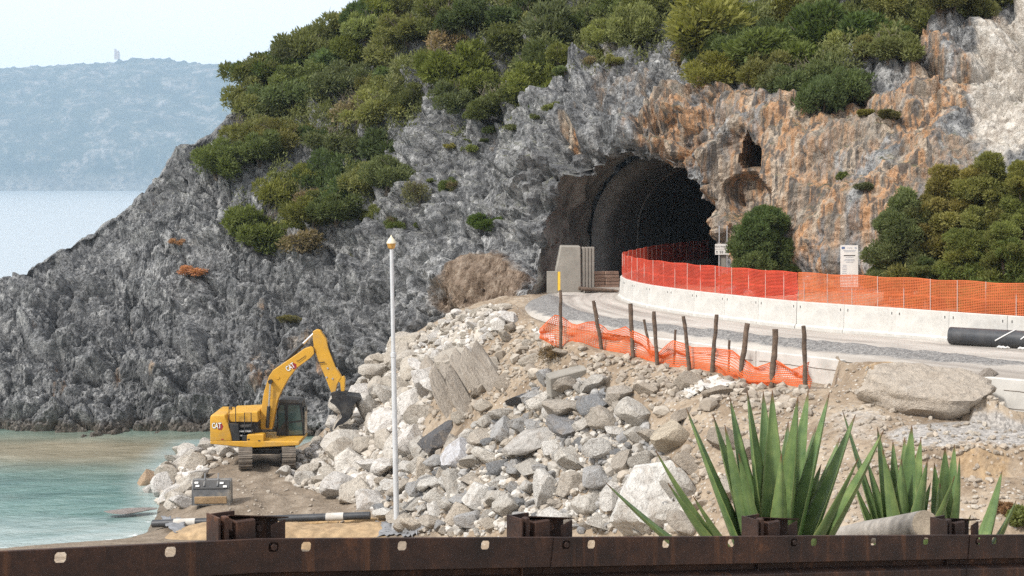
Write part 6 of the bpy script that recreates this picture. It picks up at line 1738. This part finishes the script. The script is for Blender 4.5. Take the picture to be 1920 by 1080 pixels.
def post_parts(k):
    a = rk(k); Mx = Matrix((RD, RN, Vector((0, 0, 1)))).transposed().to_4x4(); Mx.translation = a - RN * 0.02
    def add_(mb, name, bev=0.004): o = mb.build(name, M['rust'], None, bevel=bev); o.matrix_world = Mx; child_world(o, rail_e); return o
    po = add_(MB().box((-0.20, -0.11, -0.36), (0.012, 0.16, 0.98)).box((-0.12, -0.185, -0.36), (0.15, 0.012, 0.97)), 'post', 0)
    add_(MB().box((-0.155, -0.06, 0.04), (0.03, 0.05, 0.18)), 'post_lip')
    add_(MB().prism([(-0.10, -0.16), (0.20, -0.16), (0.20, 0.060), (-0.10, 0.112)], -0.155, -0.145), 'bracket_plate', 0)
    add_(MB().add([(-0.105, -0.15, 0.112), (0.205, -0.15, 0.060), (0.225, -0.06, 0.080), (-0.125, -0.06, 0.135), (-0.105, -0.15, 0.106), (0.205, -0.15, 0.054), (0.225, -0.06, 0.074), (-0.125, -0.06, 0.129)],
                  [(0, 1, 2, 3), (7, 6, 5, 4), (0, 4, 5, 1), (1, 5, 6, 2), (2, 6, 7, 3), (3, 7, 4, 0)]), 'bracket_flange', 0)
    add_(MB().box((-0.045, -0.085, 0.0), (0.115, 0.11, 0.20)), 'spacer_block', 0.006)
    add_(MB().prism([(0.115, -0.16), (0.20, -0.16), (0.20, 0.07), (0.115, 0.045)], -0.06, -0.052), 'end_plate', 0)
    add_(MB().cyl((0.07, -0.145, 0.03), (0.07, -0.125, 0.03), 0.036, n=16).cyl((0.07, -0.125, 0.03), (0.07, -0.10, 0.03), 0.022, n=6), 'bolt', 0)
for k in range(-1, 5): post_parts(k + 0.07)

# ------------------------------------------------------------------ log lying behind the rail
a = at(1605, 1003, 13.4); b_ = at(1735, 984, 12.2)
e = empty('log', a); tag(e, 'weathered grey log with a sawn end behind the guard rail', 'log')
d = b_ - a
lg = MB().tube([d * -0.25, d * 0.2 + Vector((0, 0, 0.01)), d * 0.6, d], [0.09, 0.10, 0.11, 0.118], 18).build('trunk', M['wood_grey'], e, smooth=True, sharp=60)
dn = (d.normalized() + Vector((0.55, -0.8, 0.1))).normalized()
MB().cyl(d, d + d.normalized() * 0.012, 0.115, n=18).build('sawn_end', M['wood_end'], e)

# ------------------------------------------------------------------ agaves
def mat_agave():
    t = NT('agave_leaf')
    v = t.n('TexCoord').outputs['Object']; oi = t.n('ObjectInfo')
    n = t.noise(v, 7, 5, 0.6); u = t.attr('edge'); le = t.attr('len')
    c = t.ramp(n, [(0.3, (0.062, 0.115, 0.042)), (0.55, (0.130, 0.200, 0.068)), (0.75, (0.22, 0.29, 0.105))])
    st = t.noise(t.attr('luv', 'Vector'), 1.0, 4, 0.6)
    c = t.mix(t.ramp(st, [(0.42, 0.45), (0.6, 0.0)]), c, (0.095, 0.155, 0.075))
    c = t.mix(t.ramp(u, [(0.90, 0.0), (0.99, 0.6)]), c, (0.20, 0.22, 0.075))
    c = t.mix(t.ramp(le, [(0.93, 0.0), (0.98, 1.0)]), c, (0.13, 0.07, 0.035))
    c = t.mix(0.35, c, t.mix(1.0, c, oi.outputs['Color'], 'MULTIPLY'))
    t.base(c); t.set(Roughness=0.42); t.bump(st, 0.15, 0.01)
    return t.m
M['agave'] = mat_agave()
def agave_leaf(base, tip, width, bow, parent, face):
    """blade from base to tip; face: direction the channel looks (towards the plant's middle and up)"""
    base = Vector(base); tip = Vector(tip); d = tip - base; L = d.length; dn = d.normalized()
    f = (face - dn * face.dot(dn)).normalized(); s = dn.cross(f)
    NL, NW = 26, 9; V = []; A = []; Bq = []; Lv = []
    for i in range(NL):
        u = i / (NL - 1)
        w = width * (0.80 + 0.42 * math.sin(min(1, u * 1.9) * math.pi * 0.55)) * (1 - u ** 1.7) ** 0.95 + 0.004
        th = 0.20 * width * (1 - u) ** 0.8 + 0.004
        c = base + d * u + f * (-bow * math.sin(u * math.pi) * L)
        for side in (0, 1):
            for j in range(NW):
                x = -1 + 2 * j / (NW - 1)
                ch = 0.30 * w * x * x * (1 - 0.4 * u)
                jag = (1 + (0.05 if (i % 2 and abs(x) > 0.99) else 0))
                z = ch - (th * (1 - x * x * 0.92) if side else 0)
                V.append(c + s * (x * w * 0.5 * jag) + f * z); A.append(abs(x)); Lv.append(u); Bq.append((x * 6, u * 0.8, side * 3.0, 1))
    Fq = []
    st = 2 * NW
    for i in range(NL - 1):
        for j in range(NW - 1):
            a_ = i * st + j; Fq.append((a_, a_ + 1, a_ + st + 1, a_ + st)); b2 = i * st + NW + j; Fq.append((b2, b2 + st, b2 + st + 1, b2 + 1))
        a_ = i * st; Fq.append((a_, a_ + st, a_ + st + NW, a_ + NW)); a_ = i * st + NW - 1; Fq.append((a_, a_ + NW, a_ + st + NW, a_ + st))
    o0 = parent.location
    me = np_mesh('leaf', np.array([v - o0 for v in V]), np.array(Fq))
    add_attr(me, 'edge', A); add_attr(me, 'len', Lv); add_attr(me, 'luv', np.array(Bq), 'FLOAT_COLOR')
    o = link('leaf', me, parent, M['agave']); j = random.uniform(0.75, 1.3); o.color = (j * random.uniform(0.9, 1.15), j, j * random.uniform(0.8, 1.0), 1)
    return o
def agave(cpx, cpy, Y, tips, lab, width, hidden=0):
    c = at(cpx, cpy, Y); c.z = min(c.z, ground_z(c.x, c.y) + 0.12)
    e = empty('agave', c); tag(e, lab, 'agave')
    for tpl in tips:
        tx, ty = tpl[0], tpl[1]; dy = tpl[2] if len(tpl) > 2 else random.uniform(-0.35, 0.4); w = (tpl[3] if len(tpl) > 3 else 1.0) * width
        tp_ = at(tx, ty, Y + dy)
        rad = Vector((tp_.x - c.x, dy, 0)); 
        b_ = c + rad * 0.16 + Vector((0, 0, 0.0))
        face = Vector((-rad.x, -rad.y - 0.15, 0.5)) if dy >= -0.05 else Vector((-rad.x, -rad.y, 0.55))
        agave_leaf(b_, tp_, w, random.uniform(0.0, 0.035), e, face)
    for k in range(hidden):
        a_ = random.uniform(0.3, 2.8); tp_ = c + Vector((math.cos(a_) * 0.7, math.sin(a_) * 0.8, random.uniform(0.5, 0.95)))
        agave_leaf(c + Vector((math.cos(a_) * 0.1, math.sin(a_) * 0.1, 0)), tp_, width * 0.9, 0.03, e, Vector((-math.cos(a_), -math.sin(a_), 0.5)))
    return e
agave(1450, 1062, 11.7, [(1287, 765, 0.1), (1337, 777, 0.25, .9), (1359, 796, -0.2, 1.05), (1368, 743, 0.35, .85), (1401, 731, 0.0, 1.1), (1431, 733, 0.3, .95), (1448, 731, 0.1, 1.0), (1465, 850, -0.25, .8), (1496, 743, -0.05, 1.25), (1516, 731, 0.25, 1.0),
      (1555, 736, 0.0, 1.0), (1604, 777, 0.1, 1.1), (1609, 859, -0.25, 1.0), (1657, 806, -0.05, 1.05), (1229, 844, -0.1, 1.0), (1252, 905, -0.3, .95), (1136, 905, 0.05, .75), (1540, 870, 0.4, .8), (1300, 930, -0.35, .7), (1415, 800, 0.45, .9), (1478, 790, 0.5, .9), (1385, 850, -0.3, .8), (1530, 800, 0.45, .9), (1575, 820, 0.3, .9)],
      'large agave with broad sword leaves behind the guard rail', 0.205)
agave(1690, 1040, 13.6, [(1645, 801, 0.2, 1.0), (1655, 842, -0.1, 1.0), (1674, 825, 0.3, .8), (1710, 797, 0.0, 1.25), (1727, 820, 0.2, .9), (1696, 820, 0.25, .9), (1739, 862, -0.35, .95), (1790, 892, -0.35, .85), (1580, 770, 0.4, .55), (1600, 900, 0.2, .8), (1665, 870, 0.1, .9), (1718, 850, 0.3, .9), (1690, 860, -0.1, .9), (1625, 860, 0.3, .8), (1745, 905, 0.1, .8)],
      'middle agave right of the large one, above the log', 0.195)
agave(1768, 1030, 14.0, [(1772, 838, 0.0, 1.0), (1790, 833, 0.2, .85), (1799, 858, -0.1, .8), (1820, 965, -0.2, .6), (1752, 868, 0.1, .9), (1762, 905, -0.15, .8)], 'narrow agave of few upright leaves right of the log', 0.20)
agave(1820, 1040, 14.6, [(1879, 882, 0.0, 1.0), (1905, 938, -0.1, .9)], 'small agave with two slanting leaves at the right end', 0.18)
# grass and flowers at the lower right corner
for px, py, r, c_, lab in ((1905, 985, 0.5, (0.09, 0.10, 0.035), 'green weed clump at the lower right corner'), (1880, 968, 0.4, (0.16, 0.10, 0.06), 'reddish weed clump at the lower right corner')):
    q_ = on_ground(px, py)
    shrub(tuple(q_), r, 'low1', c_, lab, None, 'weed', 'weed', 1.0)
